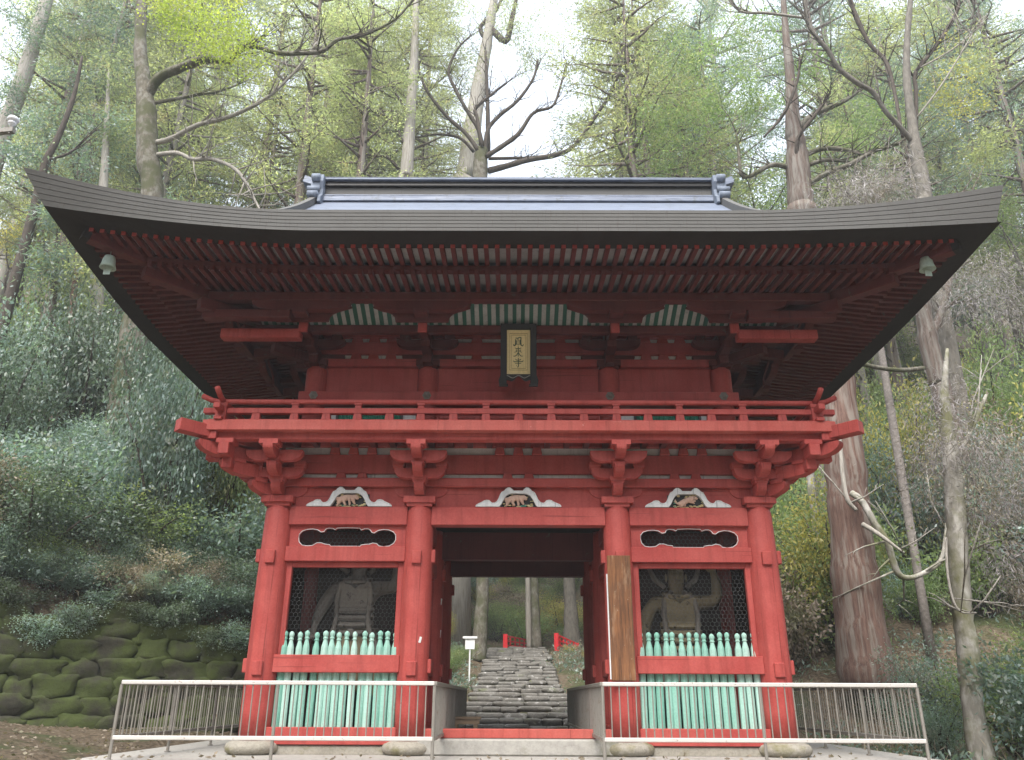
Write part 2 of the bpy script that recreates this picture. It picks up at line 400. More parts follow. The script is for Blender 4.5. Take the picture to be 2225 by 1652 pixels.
    def build(s, name, mat, parent=None, smooth=False, bevel=0.0, loc=None):
        o = bpy.data.objects.new(name, s.mesh(name, mat, smooth)); col.objects.link(o)
        if parent is not None: o.parent = parent
        if loc is not None: o.location = loc
        if bevel:
            b = o.modifiers.new('Bevel', 'BEVEL'); b.width = bevel; b.segments = 1; b.limit_method = 'ANGLE'; b.angle_limit = rad(40)
        if smooth == 'auto': pass
        return o

def tag(o, label=None, cat=None, group=None, kind=None):
    if label: o['label'] = label
    if cat: o['category'] = cat
    if group: o['group'] = group
    if kind: o['kind'] = kind
    return o
def thing(name, label, cat, loc=(0, 0, 0), rz=0.0, group=None):
    o = bpy.data.objects.new(name, None); o.empty_display_size = 0.3; col.objects.link(o)
    o.location = loc; o.rotation_euler = (0, 0, rz)
    return tag(o, label, cat, group)
def dup(root, loc, rz=0.0, label=None, group=None, scale=None):
    r = root.copy(); col.objects.link(r); r.location = loc; r.rotation_euler = (0, 0, rz)
    if scale: r.scale = scale
    if label: r['label'] = label
    if group: r['group'] = group
    for ch in list(root.children):
        c = ch.copy(); col.objects.link(c); c.parent = r
        for g in list(ch.children):
            d = g.copy(); col.objects.link(d); d.parent = c
    return r
def dup_part(o, parent, loc=None, rz=None, scale=None):
    c = o.copy(); col.objects.link(c); c.parent = parent
    if loc is not None: c.location = loc
    if rz is not None: c.rotation_euler = (0, 0, rz)
    if scale is not None: c.scale = scale
    for g in list(o.children):
        d = g.copy(); col.objects.link(d); d.parent = c
    return c
# ================================================================== THE GATE
D = 4.1                                       # depth front row -> rear row of columns
YC = D / 2
CX = (-3.78, -1.55, 1.55, 3.78)               # column axes
CYR = (0.0, YC, D)
gate = thing('temple_gate', 'two storey vermilion temple gate with sweeping bark shingle roof and balcony', 'temple gate')

M['ridge_lead'] = paint('grey_lead_sheet', (0.16, 0.19, 0.24), (0.24, 0.275, 0.34), rough=0.75)
# ---- columns with their stone bases and end pegs
cb = MB().lathe([(0.225, 0.17), (0.232, 0.6), (0.232, 2.2), (0.212, 3.45), (0.19, 3.56)], n=24)
cm = cb.mesh('column', M['red'], True)
bs = MB().lathe([(0.34, 0.0), (0.385, 0.04), (0.40, 0.09), (0.375, 0.14), (0.30, 0.175), (0.1, 0.18)], n=24)
bsm = bs.mesh('base_stone', M['base_stone'], True)
for iy, y in enumerate(CYR):
    for x in CX:
        o = bpy.data.objects.new('column', cm); col.objects.link(o); o.parent = gate; o.location = (x, y, 0)
        b = bpy.data.objects.new('base_stone', bsm); col.objects.link(b); b.parent = o; b.rotation_euler = (0, 0, x * 3 + y)
        if iy < 2 or abs(x) < 2:
            for z in (1.20, 2.80):
                MB().box(0, -0.235, z - 0.06, 0.15, 0.07, 0.20).build('peg', M['red'], o, bevel=0.01)
                MB().box(math.copysign(0.24, x) if abs(x) > 2 else -math.copysign(0.235, x), 0, z - 0.02, 0.07, 0.15, 0.20).build('peg', M['red'], o, bevel=0.01)

HORIZ = {'tie_beam', 'frieze_board', 'ground_sill', 'window_head', 'head_plate', 'wall_beam', 'balcony_beam', 'handrail', 'mid_rail', 'foot_rail', 'pierced_panel', 'long_tie_rail', 'head_tie', 'upper_wall_beam', 'upper_wall', 'door_rail'}
def gpart(mb, name, mat='red', bevel=0.008, smooth=False, parent=None):
    if mat == 'red' and name in HORIZ: mat = 'red_h'
    return mb.build(name, M[mat] if isinstance(mat, str) else mat, parent or gate, smooth, bevel)

BAYS = [(CX[i], CX[i + 1]) for i in range(3)]
# ---- beams of the ground storey, front / rear / sides
def span(x0, x1, r=0.19): return (x0 + r, x1 - r)
for bi, (x0, x1) in enumerate(BAYS):
    a, b = span(x0, x1)
    gpart(MB().bx(a, b, -0.12, 0.10, 3.255, 3.54), 'tie_beam')
    gpart(MB().bx(a, b, -0.04, 0.06, 3.54, 3.86), 'frieze_board')
    if bi != 1:
        gpart(MB().bx(a, b, -0.13, 0.09, 2.69, 2.918), 'tie_beam')
        gpart(MB().bx(a, b, -0.15, 0.08, 1.085, 1.33), 'tie_beam')
        gpart(MB().bx(a, b, -0.13, 0.08, 0.125, 0.352), 'ground_sill')
        gpart(MB().bx(a + 0.1, b - 0.1, -0.10, 0.2, -0.02, 0.12), 'foundation_stone', 'base_stone', 0.02)
        gpart(MB().bx(a, a + 0.11, -0.05, 0.04, 1.33, 2.69), 'window_jamb')
        gpart(MB().bx(b - 0.11, b, -0.05, 0.04, 1.33, 2.69), 'window_jamb')
        gpart(MB().bx(a + 0.11, b - 0.11, -0.05, 0.04, 2.61, 2.69), 'window_head')
    else:
        gpart(MB().bx(a, b, -0.08, 0.14, 0.216, 0.337), 'threshold', 'red_worn')
        gpart(MB().bx(a - 0.05, b + 0.05, -0.28, 0.24, 0.0, 0.212), 'threshold_stone', 'concrete', 0.02)
for y in (YC, D):
    for bi, (x0, x1) in enumerate(BAYS):
        a, b = span(x0, x1)
        gpart(MB().bx(a, b, y - 0.1, y + 0.1, 3.05, 3.54), 'tie_beam', 'red_old_shaded')
        if bi != 1:
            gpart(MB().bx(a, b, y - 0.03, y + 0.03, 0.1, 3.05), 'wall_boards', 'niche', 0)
for x in CX:
    for y0 in (0, YC):
        out = abs(x) > 2
        gpart(MB().bx(x - 0.1, x + 0.1, y0 + 0.2, y0 + YC - 0.2, 3.255, 3.54), 'tie_beam')
        if out or y0 > 0:
            gpart(MB().bx(x - 0.03, x + 0.03, y0 + 0.2, y0 + YC - 0.2, 0.1, 3.255), 'wall_boards', 'niche' if out else 'red_old_shaded', 0)
        else:
            gpart(MB().bx(x - 0.12, x + 0.12, 0.2, YC - 0.2, 2.69, 2.918), 'tie_beam')
            gpart(MB().bx(x - 0.12, x + 0.12, 0.2, YC - 0.2, 1.085, 1.33), 'tie_beam')
            gpart(MB().bx(x - 0.12, x + 0.12, 0.2, YC - 0.2, 0.125, 0.352), 'ground_sill')
            gpart(MB().bx(x - 0.04, x + 0.04, 0.2, YC - 0.2, 2.918, 3.255), 'wall_boards', 'red_old_shaded', 0)
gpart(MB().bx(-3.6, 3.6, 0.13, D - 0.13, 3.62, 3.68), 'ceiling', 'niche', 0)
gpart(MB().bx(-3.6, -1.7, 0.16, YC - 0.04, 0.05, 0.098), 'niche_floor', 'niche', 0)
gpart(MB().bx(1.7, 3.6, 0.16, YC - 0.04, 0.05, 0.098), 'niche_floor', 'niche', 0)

# ---- pierced panels, wire mesh, picket screens, frog-leg carvings in the two side bays
HOLE = [(185,300),(190,230),(240,170),(330,140),(430,130),(530,145),(600,190),(660,180),(690,130),(740,112),(820,118),(870,145),(905,112),(1120,104),(1340,112),(1370,148),(1430,125),(1500,122),(1545,145),(1575,190),(1620,205),(1700,155),(1800,135),(1900,145),(1990,180),(2040,240),(2045,330),(2010,400),(1930,450),(1820,465),(1730,450),(1690,410),(1610,395),(1540,420),(1480,420),(1390,435),(1370,460),(800,460),(790,430),(700,420),(620,395),(540,395),(500,420),(460,445),(350,455),(260,440),(200,380)]
def hexmesh(x0, x1, z0, z1, y, pitch, r=0.0011, inside=None):
    mb = MB(); dz = pitch * 1.02; done = set(); e = pitch / math.sqrt(3)
    def seg(p, q):
        m = ((p[0] + q[0]) / 2, (p[1] + q[1]) / 2)
        if not (x0 < m[0] < x1 and z0 < m[1] < z1): return
        k = (round(m[0] * 400), round(m[1] * 400))
        if k in done: return
        if inside and not inside(m): return
        done.add(k); mb.beam((p[0], y, p[1]), (q[0], y, q[1]), r * 2, r * 2)
    j = 0; z = z0
    while z < z1 + pitch:
        x = x0 + (pitch / 2 if j % 2 else 0)
        while x < x1 + pitch:
            pts = [(x + e * math.sin(k * PI / 3), z + e * math.cos(k * PI / 3)) for k in range(6)]
            for k in range(6): seg(pts[k], pts[(k + 1) % 6])
            x += pitch
        z += e * 1.5; j += 1
    return mb
picket_hi = MB()
def picket_mesh():
    """tall bevelled stave with a turned onion head"""
    mb = MB(); w = 0.042
    def ring(z, r): return [(r * math.cos(PI / 8 + k * PI / 4), r * math.sin(PI / 8 + k * PI / 4), z) for k in range(8)]
    prof = [(0.30, .055), (1.36, .055), (1.44, .052), (1.515, .033), (1.545, .027), (1.553, .037), (1.566, .039), (1.572, .030), (1.585, .030), (1.61, .040), (1.635, .041), (1.655, .031), (1.672, .012)]
    for z, r in prof: mb.v += ring(z, r)
    for i in range(len(prof) - 1):
        for k in range(8): mb.f.append((i * 8 + k, i * 8 + (k + 1) % 8, (i + 1) * 8 + (k + 1) % 8, (i + 1) * 8 + k))
    mb.f.append(tuple(reversed(range(8)))); mb.f.append(tuple(range((len(prof) - 1) * 8, len(prof) * 8)))
    return mb.mesh('picket', M['mint'], False)
pkm = picket_mesh()
rg = random.Random(5)
def screen(x0, y0, x1, y1, n):
    s = bpy.data.objects.new('picket_screen', None); col.objects.link(s); s.parent = gate
    for k in range(n):
        t = (k + 0.5) / n
        p = bpy.data.objects.new('picket', pkm); col.objects.link(p); p.parent = s
        p.location = (x0 + (x1 - x0) * t + rg.uniform(-.012, .012), y0 + (y1 - y0) * t, rg.uniform(-.018, .012))
        p.rotation_euler = (rg.uniform(-.006, .006), rg.uniform(-.008, .008), rg.uniform(-.2, .2))
        sc = rg.uniform(0.92, 1.06); p.scale = (sc, sc, 1)
KA = [(110,590),(125,560),(180,525),(260,490),(300,460),(350,447),(410,455),(440,490),(480,515),(540,510),(590,475),(630,400),(660,320),(690,265),(750,235),(780,195),(830,160),(880,165),(930,205),(960,235),(1160,235),(1200,195),(1240,160),(1290,165),(1340,205),(1360,235),(1420,265),(1460,340),(1500,430),(1550,490),(1620,515),(1670,490),(1690,455),(1750,442),(1810,455),(1850,485),(1920,515),(1990,545),(2015,580),(2010,590),(1490,590),(1450,540),(1390,420),(1330,335),(1240,290),(880,290),(800,330),(740,420),(690,520),(635,590)]
def animal(name, chain, legs, tail, head, parent, mat):
    """low relief beast: one continuous skin over a spine, four legs, a tail and a head"""
    me = bpy.data.meshes.new(name); vs_ = []; ed = []; rr = []
    def ch(pts, root=None):
        prev = root
        for p in pts:
            vs_.append(p[:3]); rr.append(p[3]); i = len(vs_) - 1
            if prev is not None: ed.append((prev, i))
            prev = i
        return prev
    ch(chain)
    for at_, pts in legs: ch(pts, at_)
    ch(tail, 0); ch(head, len(chain) - 1)
    me.from_pydata(vs_, ed, []); me.materials.append(mat)
    o = bpy.data.objects.new(name, me); col.objects.link(o); o.parent = parent
    sk = o.modifiers.new('Skin', 'SKIN')
    for i, d in enumerate(me.skin_vertices[0].data): d.radius = (rr[i], rr[i]); d.use_root = (i == 1)
    sb = o.modifiers.new('Sub', 'SUBSURF'); sb.levels = 1; sb.render_levels = 1
    return o
def frog_leg(cx, kind):
    k = 0.000703
    f = lambda p: (cx + (p[0] - 1062) * k, 3.543 + (590 - p[1]) * k)
    fr = gpart(MB().prism([f(p) for p in KA], 'y', -0.135, -0.045), 'frog_leg_strut', 'carved_white', 0.012)
    rim = MB(); pts = [f(p) for p in KA[:40]]
    rim.tube([(x, -0.137, z) for x, z in pts], 0.009, 5); rim.build('raised_edge', M['carved_white'], fr)
    back = gpart(MB().bx(cx - 0.3, cx + 0.3, -0.06, -0.042, 3.545, 3.75), 'carving_ground', 'black', 0, parent=fr)
    y = -0.10
    q = lambda X, Z, r: (cx + (X - 1062) * k * kind[0], y, 3.543 + (590 - Z) * k, r)
    if kind[1] == 'walk':
        an = animal('carved_animal', [q(830, 440, .045), q(920, 390, .055), q(1040, 375, .05), q(1130, 390, .045)],
                    [(0, [q(820, 500, .028), q(800, 560, .018), q(770, 575, .016)]), (1, [q(930, 480, .03), q(960, 530, .02), q(990, 560, .016)]),
                     (2, [q(1060, 470, .025), q(1070, 530, .018), q(1060, 570, .016)]), (3, [q(1150, 480, .024), q(1190, 540, .016)])],
                    [q(760, 400, .016), q(740, 350, .012), q(790, 320, .010)], [q(1190, 360, .038), q(1230, 400, .034), q(1260, 425, .022)], fr, M['pinkwood'])
    else:
        an = animal('carved_animal', [q(900, 520, .045), q(970, 470, .05), q(1070, 420, .045), q(1160, 390, .04)],
                    [(0, [q(930, 560, .03), q(900, 580, .018)]), (1, [q(1000, 545, .026), q(1010, 575, .018)]), (2, [q(1110, 460, .02), q(1180, 470, .016), q(1230, 500, .014)]), (3, [q(1200, 440, .018), q(1260, 440, .014)])],
                    [q(840, 500, .016), q(790, 460, .012), q(800, 400, .010)], [q(1210, 360, .036), q(1260, 375, .03), q(1310, 395, .018)], fr, M['pinkwood'])
    lv = MB(); r2 = random.Random(int(cx * 100))
    for i in range(34):
        X = r2.uniform(700, 1420); Z = r2.choice((r2.uniform(540, 585), r2.uniform(300, 400)))
        if abs(X - 1062) > 230 and Z < 400: Z = r2.uniform(430, 580)
        p = f((X, Z)); a = r2.uniform(0, PI)
        lv.rock((p[0], -0.085, p[1]), 0.05, 0.03, 0.02, i, 0.9, 8, 5, 0.1)
    gpart(lv, 'carved_leaves', 'leafgold', 0, True, fr)
for sgn, (x0, x1) in ((-1, BAYS[0]), (1, BAYS[2])):
    a, b = span(x0, x1); cxm = (a + b) / 2
    hk = 0.000814
    hole = [(cxm + (u - 1117) * hk, 3.068 - (v - 290) * hk) for u, v in HOLE]
    outer = [(a, 2.918), (b, 2.918), (b, 3.255), (a, 3.255)]
    pn = gpart(MB().plate_hole(outer, hole, 'y', -0.045, 0.03), 'pierced_panel', 'red', 0)
    rm = MB(); rm.tube([(u, -0.047, v) for u, v in hole + hole[:2]], 0.0065, 6); rm.build('opening_rim', M['plaster'], pn)
    hexmesh(a + 0.1, b - 0.1, 2.92, 3.25, 0.05, 0.068).build('wire_mesh', M['wire'], pn)
    wm = hexmesh(a + 0.11, b - 0.11, 1.40, 2.61, 0.06, 0.066)
    wm.build('wire_mesh', M['wire'], gate)
    screen(a + 0.03, 0.0, b - 0.03, 0.0, 15)
    screen(sgn * 1.55, 0.28, sgn * 1.55, YC - 0.28, 11)
    frog_leg(cxm, (1 if sgn < 0 else 1, 'walk' if sgn < 0 else 'leap'))
frog_leg(0.0, (1, 'walk'))

# ---- white boards and beams behind the lower brackets (z 3.86 - 4.5), all four sides
def ring_beam(name, xh, y0, y1, w, z0, z1, mat='red', bevel=0.008):
    mb = MB()
    mb.bx(-xh - w / 2, xh + w / 2, y0 - w / 2, y0 + w / 2, z0, z1); mb.bx(-xh - w / 2, xh + w / 2, y1 - w / 2, y1 + w / 2, z0, z1)
    mb.bx(-xh - w / 2, -xh + w / 2, y0 + w / 2, y1 - w / 2, z0, z1); mb.bx(xh - w / 2, xh + w / 2, y0 + w / 2, y1 - w / 2, z0, z1)
    return gpart(mb, name, mat, bevel)
ring_beam('head_plate', 3.78, 0, D, 0.30, 3.86, 4.0)
ring_beam('white_wall_strip', 3.78, 0, D, 0.03, 4.0, 4.62, 'plaster', 0)
ring_beam('wall_beam', 3.78, 0, D, 0.17, 4.085, 4.40)
ring_beam('wall_beam', 3.78, 0, D, 0.17, 4.53, 4.62)

# ---- bracket sets.  local frame: wall face at y = 0, steps towards -y
def curved_arm(L, w, h, along):
    """boat-shaped arm: flat top, ends rounded up from below"""
    mb = MB(); pr = []
    for k in range(7):
        a = k / 6 * PI / 2; pr.append((-L + 0.45 * L * (1 - math.cos(a)), h * (1 - math.sin(a)) * 0.80))
    prof = [(-L, h)] + pr + [(-u, v) for u, v in reversed(pr)] + [(L, h)]
    return prof
def lower_set(corner=False):
    p = MB()
    # great block on the column head, then three stepped arms and their blocks
    p.box(0, 0, 3.64, 0.50, 0.46, 0.10, top=1.0); p.box(0, 0, 3.565, 0.40, 0.38, 0.055)
    def arm_x(L, y, z, h=0.16, w=0.13): p.prism([(u, z + v) for u, v in curved_arm(L, w, h, 'x')], 'y', y - w / 2, y + w / 2)
    def arm_y(y_in, y_out, z, h=0.17, w=0.15):
        L = y_out - y_in                               # negative
        pr = [(y_in, z + h), (y_in, z)]
        for k in range(7):
            a = k / 6 * PI / 2; pr.append((y_out + 0.22 - 0.22 * math.sin(a), z + h * 0.75 * (1 - math.cos(a))))
        pr.append((y_out, z + h)); p.prism(pr, 'x', -w / 2, w / 2)
    def block(x, y, z, w=0.20): p.box(x, y, z + 0.075, w * 1.15, w * 1.05, 0.07); p.box(x, y, z + 0.02, w, w * 0.9, 0.042)
    arm_y(0.1, -0.40, 3.70); block(0, -0.30, 3.865); arm_x(0.42, 0.0, 3.70)
    arm_y(0.1, -0.72, 3.945); block(0, -0.58, 4.10); arm_x(0.40, -0.30, 3.945)
    for sx in (-.34, .34): block(sx, 0, 3.86, 0.16); block(sx, -0.30, 4.10, 0.16)
    arm_y(0.1, -1.0, 4.165, 0.15); arm_x(0.44, -0.58, 4.14, 0.17)
    p.box(0, -0.86, 4.345, 0.29, 0.26, 0.075); p.box(0, -0.86, 4.30, 0.22, 0.2, 0.03)
    return p
lm = lower_set().mesh('bracket_set', M['red'])
def put(mesh, name, x, y, rz, z=0.0, bevel=0.008):
    o = bpy.data.objects.new(name, mesh); col.objects.link(o); o.parent = gate; o.location = (x, y, z); o.rotation_euler = (0, 0, rz)
    if bevel:
        b = o.modifiers.new('Bevel', 'BEVEL'); b.width = bevel; b.segments = 1; b.limit_method = 'ANGLE'; b.angle_limit = rad(40)
    return o
def slim(z): pass
for x in CX: put(lm, 'bracket_set', x, -0.001 * abs(x), 0); put(lm, 'bracket_set', x, D + 0.001 * abs(x), PI)
for y in CYR:
    put(lm, 'bracket_set', -3.782, y + .003, -PI / 2, 0.002); put(lm, 'bracket_set', 3.782, y + .003, PI / 2, 0.002)
def diag_set():
    """the 45 degree arms of a corner, longer by the square root of two"""
    p = MB(); k = 1.414
    def arm(y_out, z, h, w=0.16):
        pr = [(0.1, z + h), (0.1, z)]
        for i in range(7):
            a = i / 6 * PI / 2; pr.append((y_out + 0.34 - 0.34 * math.sin(a), z + h * 0.8 * (1 - math.cos(a))))
        pr.append((y_out, z + h)); p.prism(pr, 'x', -w / 2, w / 2)
    arm(-0.40 * k, 3.69, 0.19); arm(-0.76 * k, 3.925, 0.20); arm(-1.05 * k, 4.155, 0.19)
    for y, z in ((-0.30 * k, 3.875), (-0.58 * k, 4.115)): p.box(0, y, z + 0.02, 0.22, 0.2, 0.06)
    return p
dm = diag_set().mesh('corner_bracket', M['red'])
for sx, sy, a in ((-1, -1, -PI / 4), (1, -1, PI / 4), (-1, 1, -PI * .75), (1, 1, PI * .75)):
    put(dm, 'corner_bracket', sx * 3.78, 0 if sy < 0 else D, a, 0.004)
    # extra outer bracket heads on the corner line of the balcony beam
    y0 = 0 if sy < 0 else D
    mb = MB(); mb.box(sx * 4.43, y0 + sy * 0.90, 4.345, 0.27, 0.25, 0.075); mb.box(sx * 4.43, y0 + sy * 0.90, 4.22, 0.16, 0.3, 0.175)
    mb.box(sx * 4.68, y0 + sy * 0.62, 4.345, 0.25, 0.27, 0.075); mb.box(sx * 4.66, y0 + sy * 0.62, 4.22, 0.3, 0.16, 0.175)
    mb.box(sx * 4.43, y0 + sy * 0.58, 4.06, 0.15, 0.5, 0.17)
    gpart(mb, 'corner_bracket_head')
# little struts between brackets splitting the white strips
for x0, x1 in BAYS:
    fr_ = (1 / 3, 2 / 3) if True else ()
    for f_ in (0.5,):
        xm = x0 + (x1 - x0) * f_
        for z0, z1 in ((3.862, 4.09), (4.40, 4.53)):
            for off in ((-0.17, 0.17) if z0 < 4 else (-0.30, 0.0, 0.30)):
                for yy, sg_ in ((-0.05, -1), (D + 0.05, 1)):
                    gpart(MB().box(xm + off, yy + sg_ * .04, (max(z0, 4.0) + z1) / 2, 0.17, 0.06, z1 - max(z0, 4.0), top=0.72, topy=1.0), 'strut')

# ---- balcony
BW = 4.78; BY0, BY1 = -1.07, D + 1.07
gpart(MB().bx(-BW + .03, BW - .03, BY0 + .03, BY1 - .03, 4.60, 4.645), 'balcony_floor', 'red_old_shaded', 0)
ring_beam('balcony_edge', BW - 0.08, BY0 + 0.08, BY1 - 0.08, 0.17, 4.492, 4.655, 'red_worn')
ring_beam('balcony_beam', 4.63, -0.86, D + 0.86, 0.16, 4.385, 4.50)
jm = MB().box(0, 0, 4.55, 0.09, 0.9, 0.09).mesh('balcony_joist', M['red_old_shaded'])
for k in range(30):
    x = -4.5 + 9.0 * k / 29; put(jm, 'balcony_joist', x, -0.55, 0, 0, 0)
for sx in (-1, 1):
    for sy in (-1, 1):
        cx_, cy_ = sx * (BW - 0.12), (BY0 + 0.12 if sy < 0 else BY1 - 0.12)
        gpart(MB().beam((sx * 3.9, (0.0 if sy < 0 else D) + sy * .12, 4.47), (sx * (BW + 0.28), (BY0 - .22 if sy < 0 else BY1 + .22), 4.50), 0.19, 0.19), 'corner_beam_end')
        gpart(MB().box(sx * (BW - 0.10), cy_ - sy * .03, 4.43, 0.22, 0.22, 0.12), 'corner_beam_block')
rail = bpy.data.objects.new('balcony_railing', None); col.objects.link(rail); rail.parent = gate
RX, RY0, RY1 = 4.56, -0.93, D + 0.93
def railbar(z, w, h, ext, up, name, round_=False):
    def run(fix, a, b, ax, zo):
        pts = []; n = 9
        for k in range(n + 1):
            t = k / n; e = ext
            pts.append(t)
        L = b - a; P_ = []
        for s_ in [-1.0, -0.55, -0.2, 0.0]: P_.append((a + ext * s_, z + zo + up * (s_ ** 2)))
        for s_ in [0.0, 0.2, 0.55, 1.0]: P_.append((b + ext * s_, z + zo + up * (s_ ** 2)))
        P3 = [((t, fix, zz) if ax == 'x' else (fix, t, zz)) for t, zz in P_]
        mb = MB()
        if round_: mb.tube(P3[:3] + P3[5:], w, 10)
        else:
            mb.beam(P3[0], P3[-1], w, h) if up == 0 else [mb.beam(P3[i], P3[i + 1], w, h) for i in range(len(P3) - 1) if i != 3]
        gpart(mb, name, 'red', 0 if round_ else 0.006, round_, rail)
    run(RY0, -RX, RX, 'x', 0); run(RY1, -RX, RX, 'x', 0); run(-RX, RY0, RY1, 'y', 0.012); run(RX, RY0, RY1, 'y', 0.012)
railbar(4.985, 0.042, 0, 0.34, 0.10, 'handrail', True)
railbar(4.835, 0.10, 0.085, 0.28, 0.0, 'mid_rail')
railbar(4.668, 0.12, 0.05, 0.18, 0.0, 'foot_rail')
pf = MB(); pf.box(0, 0, 4.745, 0.14, 0.10, 0.13, top=0.80); pf.box(0, 0, 4.905, 0.11, 0.085, 0.055, top=0.8); pf.box(0, 0, 4.945, 0.12, 0.10, 0.035)
pf_m = pf.mesh('baluster', M['red']); ps = MB().box(0, 0, 4.745, 0.14, 0.10, 0.13, top=0.82); ps_m = ps.mesh('baluster', M['red'])
pc = MB(); pc.box(0, 0, 4.78, 0.17, 0.17, 0.26); pc.box(0, 0, 4.92, 0.2, 0.2, 0.06); pc_m = pc.mesh('corner_post', M['red'])
def rb(m, x, y, rz=0, nm='baluster'):
    o = put(m, nm, x, y, rz, 0, 0.006); o.parent = rail
for yy in (RY0, RY1):
    for x in (0.5, 1.5, 2.47, 3.44):
        for s in (-1, 1): rb(pf_m, s * x, yy)
    for x in (0.0, 1.0, 1.98, 2.95, 4.03):
        for s in ((-1, 1) if x else (1,)): rb(ps_m, s * x, yy)
for s in (-1, 1):
    for k in range(1, 6): rb(pf_m if k % 2 else ps_m, s * RX, RY0 + (RY1 - RY0) * k / 6, PI / 2)
    for yy in (RY0, RY1): rb(pc_m, s * RX, yy, 0, 'corner_post')

# ---- upper storey walls
UX = (-3.45, -1.54, 1.54, 3.45); UY0, UY1 = 0.16, D - 0.16
ucm = MB().lathe([(0.185, 4.645), (0.185, 5.9), (0.165, 6.1)], n=20).mesh('upper_column', M['red'], True)
for x in UX:
    for y in (UY0, YC, UY1):
        if y == YC and abs(x) < 2: continue
        put(ucm, 'upper_column', x, y, 0, 0, 0)
gpart(MB().bx(-3.4, 3.4, UY1 - 0.03, UY1 + 0.03, 4.645, 6.1), 'upper_wall')
for s in (-1, 1): gpart(MB().bx(s * 3.45 - .03, s * 3.45 + .03, UY0 + .2, UY1 - .2, 4.645, 6.1), 'upper_wall')
gpart(MB().bx(-3.4, 3.4, UY0 - 0.03, UY0 + 0.03, 5.3, 6.1), 'upper_wall')
for bi in range(3):
    a, b = UX[bi] + 0.17, UX[bi + 1] - 0.17
    if bi == 1:
        dr = gpart(MB().bx(a, b, UY0 - 0.02, UY0 + 0.03, 4.645, 5.3), 'door_panel')
        for k in range(5): gpart(MB().bx(a + (b - a) * k / 4 - .04, a + (b - a) * k / 4 + .04, UY0 - 0.06, UY0 - 0.02, 4.645, 5.3), 'door_frame', parent=dr)
        gpart(MB().bx(a + .04, b - .04, UY0 - 0.055, UY0 - 0.02, 5.08, 5.16), 'door_rail', parent=dr)
    else:
        wl = gpart(MB().bx(a, b, UY0 - 0.01, UY0 + 0.03, 4.645, 5.3), 'plaster_panel', 'plaster', 0)
        c = (a + b) / 2; w2 = 0.52
        wf = MB()
        wf.bx(c - w2 - .04, c - w2, UY0 - .05, UY0, 4.66, 5.20); wf.bx(c + w2, c + w2 + .04, UY0 - .05, UY0, 4.66, 5.20); wf.bx(c - w2 - .04, c + w2 + .04, UY0 - .05, UY0, 5.20, 5.25)
        gpart(wf, 'window_frame', 'black', 0)
        lt = MB()
        for k in range(26): lt.box(c - w2 + 2 * w2 * (k + .5) / 26, UY0 - 0.03, 4.93, 0.028, 0.028, 0.54, rz=PI / 4)
        gpart(lt, 'window_lattice', 'green', 0)
ring_beam('long_tie_rail', 3.45, UY0 - .02, UY1 + .02, 0.44, 5.29, 5.50, 'red')
ring_beam('head_tie', 3.45, UY0, UY1, 0.26, 6.0, 6.14)
nm = MB().lathe([(0.075, 0), (0.075, .02), (0.05, 0.03), (0.03, 0.055), (0.012, .065)], n=6).mesh('nail_cover', M['steel'])
for x in UX:
    o = put(nm, 'nail_cover', x * 0.99, UY0 - .24, 0, 5.425, 0); o.rotation_euler = (PI / 2, 0, 0)
ring_beam('upper_white_strip', 3.45, UY0, UY1, 0.03, 6.14, 6.86, 'plaster', 0)
ring_beam('upper_wall_beam', 3.45, UY0, UY1, 0.17, 6.245, 6.47)
ring_beam('upper_wall_beam', 3.45, UY0, UY1, 0.17, 6.56, 6.86)
for bi in range(3):
    xm = (UX[bi] + UX[bi + 1]) / 2
    for off in ((-0.30, 0.0, 0.30) if bi != 1 else (-0.72, 0.0, 0.72)):
        for z0, z1 in ((6.14, 6.245), (6.47, 6.56)):
            gpart(MB().box(xm + off, UY0 - .05, (z0 + z1) / 2, 0.20, 0.07, z1 - z0, top=0.75, topy=1.0), 'strut')

# ---- upper brackets with their projecting beam noses
def upper_set():
    p = MB()
    def arm_x(L, y, z, h=0.15, w=0.13): p.prism([(u, z + v) for u, v in curved_arm(L, w, h, 'x')], 'y', y - w / 2, y + w / 2)
    p.box(0, 0, 6.05, 0.40, 0.40, 0.10); p.box(0, 0, 5.985, 0.32, 0.32, 0.05)
    arm_x(0.46, -0.02, 6.08)
    p.bx(-0.075, 0.075, -0.36, 0.1, 5.98, 6.12)
    p.bx(-0.075, 0.075, -0.70, 0.1, 6.12, 6.24)
    arm_x(0.52, -0.36, 6.22)
    for sx in (-.38, 0, .38): p.box(sx, -0.36, 6.40, 0.17, 0.17, 0.08)
    p.beam((0, 0.1, 6.42), (0, -1.12, 6.265), 0.13, 0.165)
    p.bx(-0.08, 0.08, -1.30, 0.1, 6.46, 6.55)
    arm_x(0.72, -0.78, 6.38, 0.20, 0.14)
    for sx in (-.5, 0, .5): p.box(sx, -0.78, 6.60, 0.18, 0.18, 0.06)
    arm_x(0.78, -1.36, 6.42, 0.19, 0.14)
    p.box(0, -1.36, 6.39, 0.22, 0.2, 0.08)
    return p
def upper_all():
    p = upper_set(); half = [(.86, 6.61), (.80, 6.555), (.70, 6.52), (.58, 6.485), (.49, 6.44), (.44, 6.39), (.42, 6.30)]
    p.prism([(-a, b) for a, b in half] + [(a, b) for a, b in reversed(half)], 'y', -1.245, -1.205); return p
um = upper_all().mesh('eave_bracket', M['red_old_shaded'])
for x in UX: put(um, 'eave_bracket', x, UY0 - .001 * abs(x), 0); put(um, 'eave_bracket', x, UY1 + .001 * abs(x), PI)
for y in (UY0, YC, UY1): put(um, 'eave_bracket', -3.452, y + .003, -PI / 2, .002); put(um, 'eave_bracket', 3.452, y + .003, PI / 2, .002)
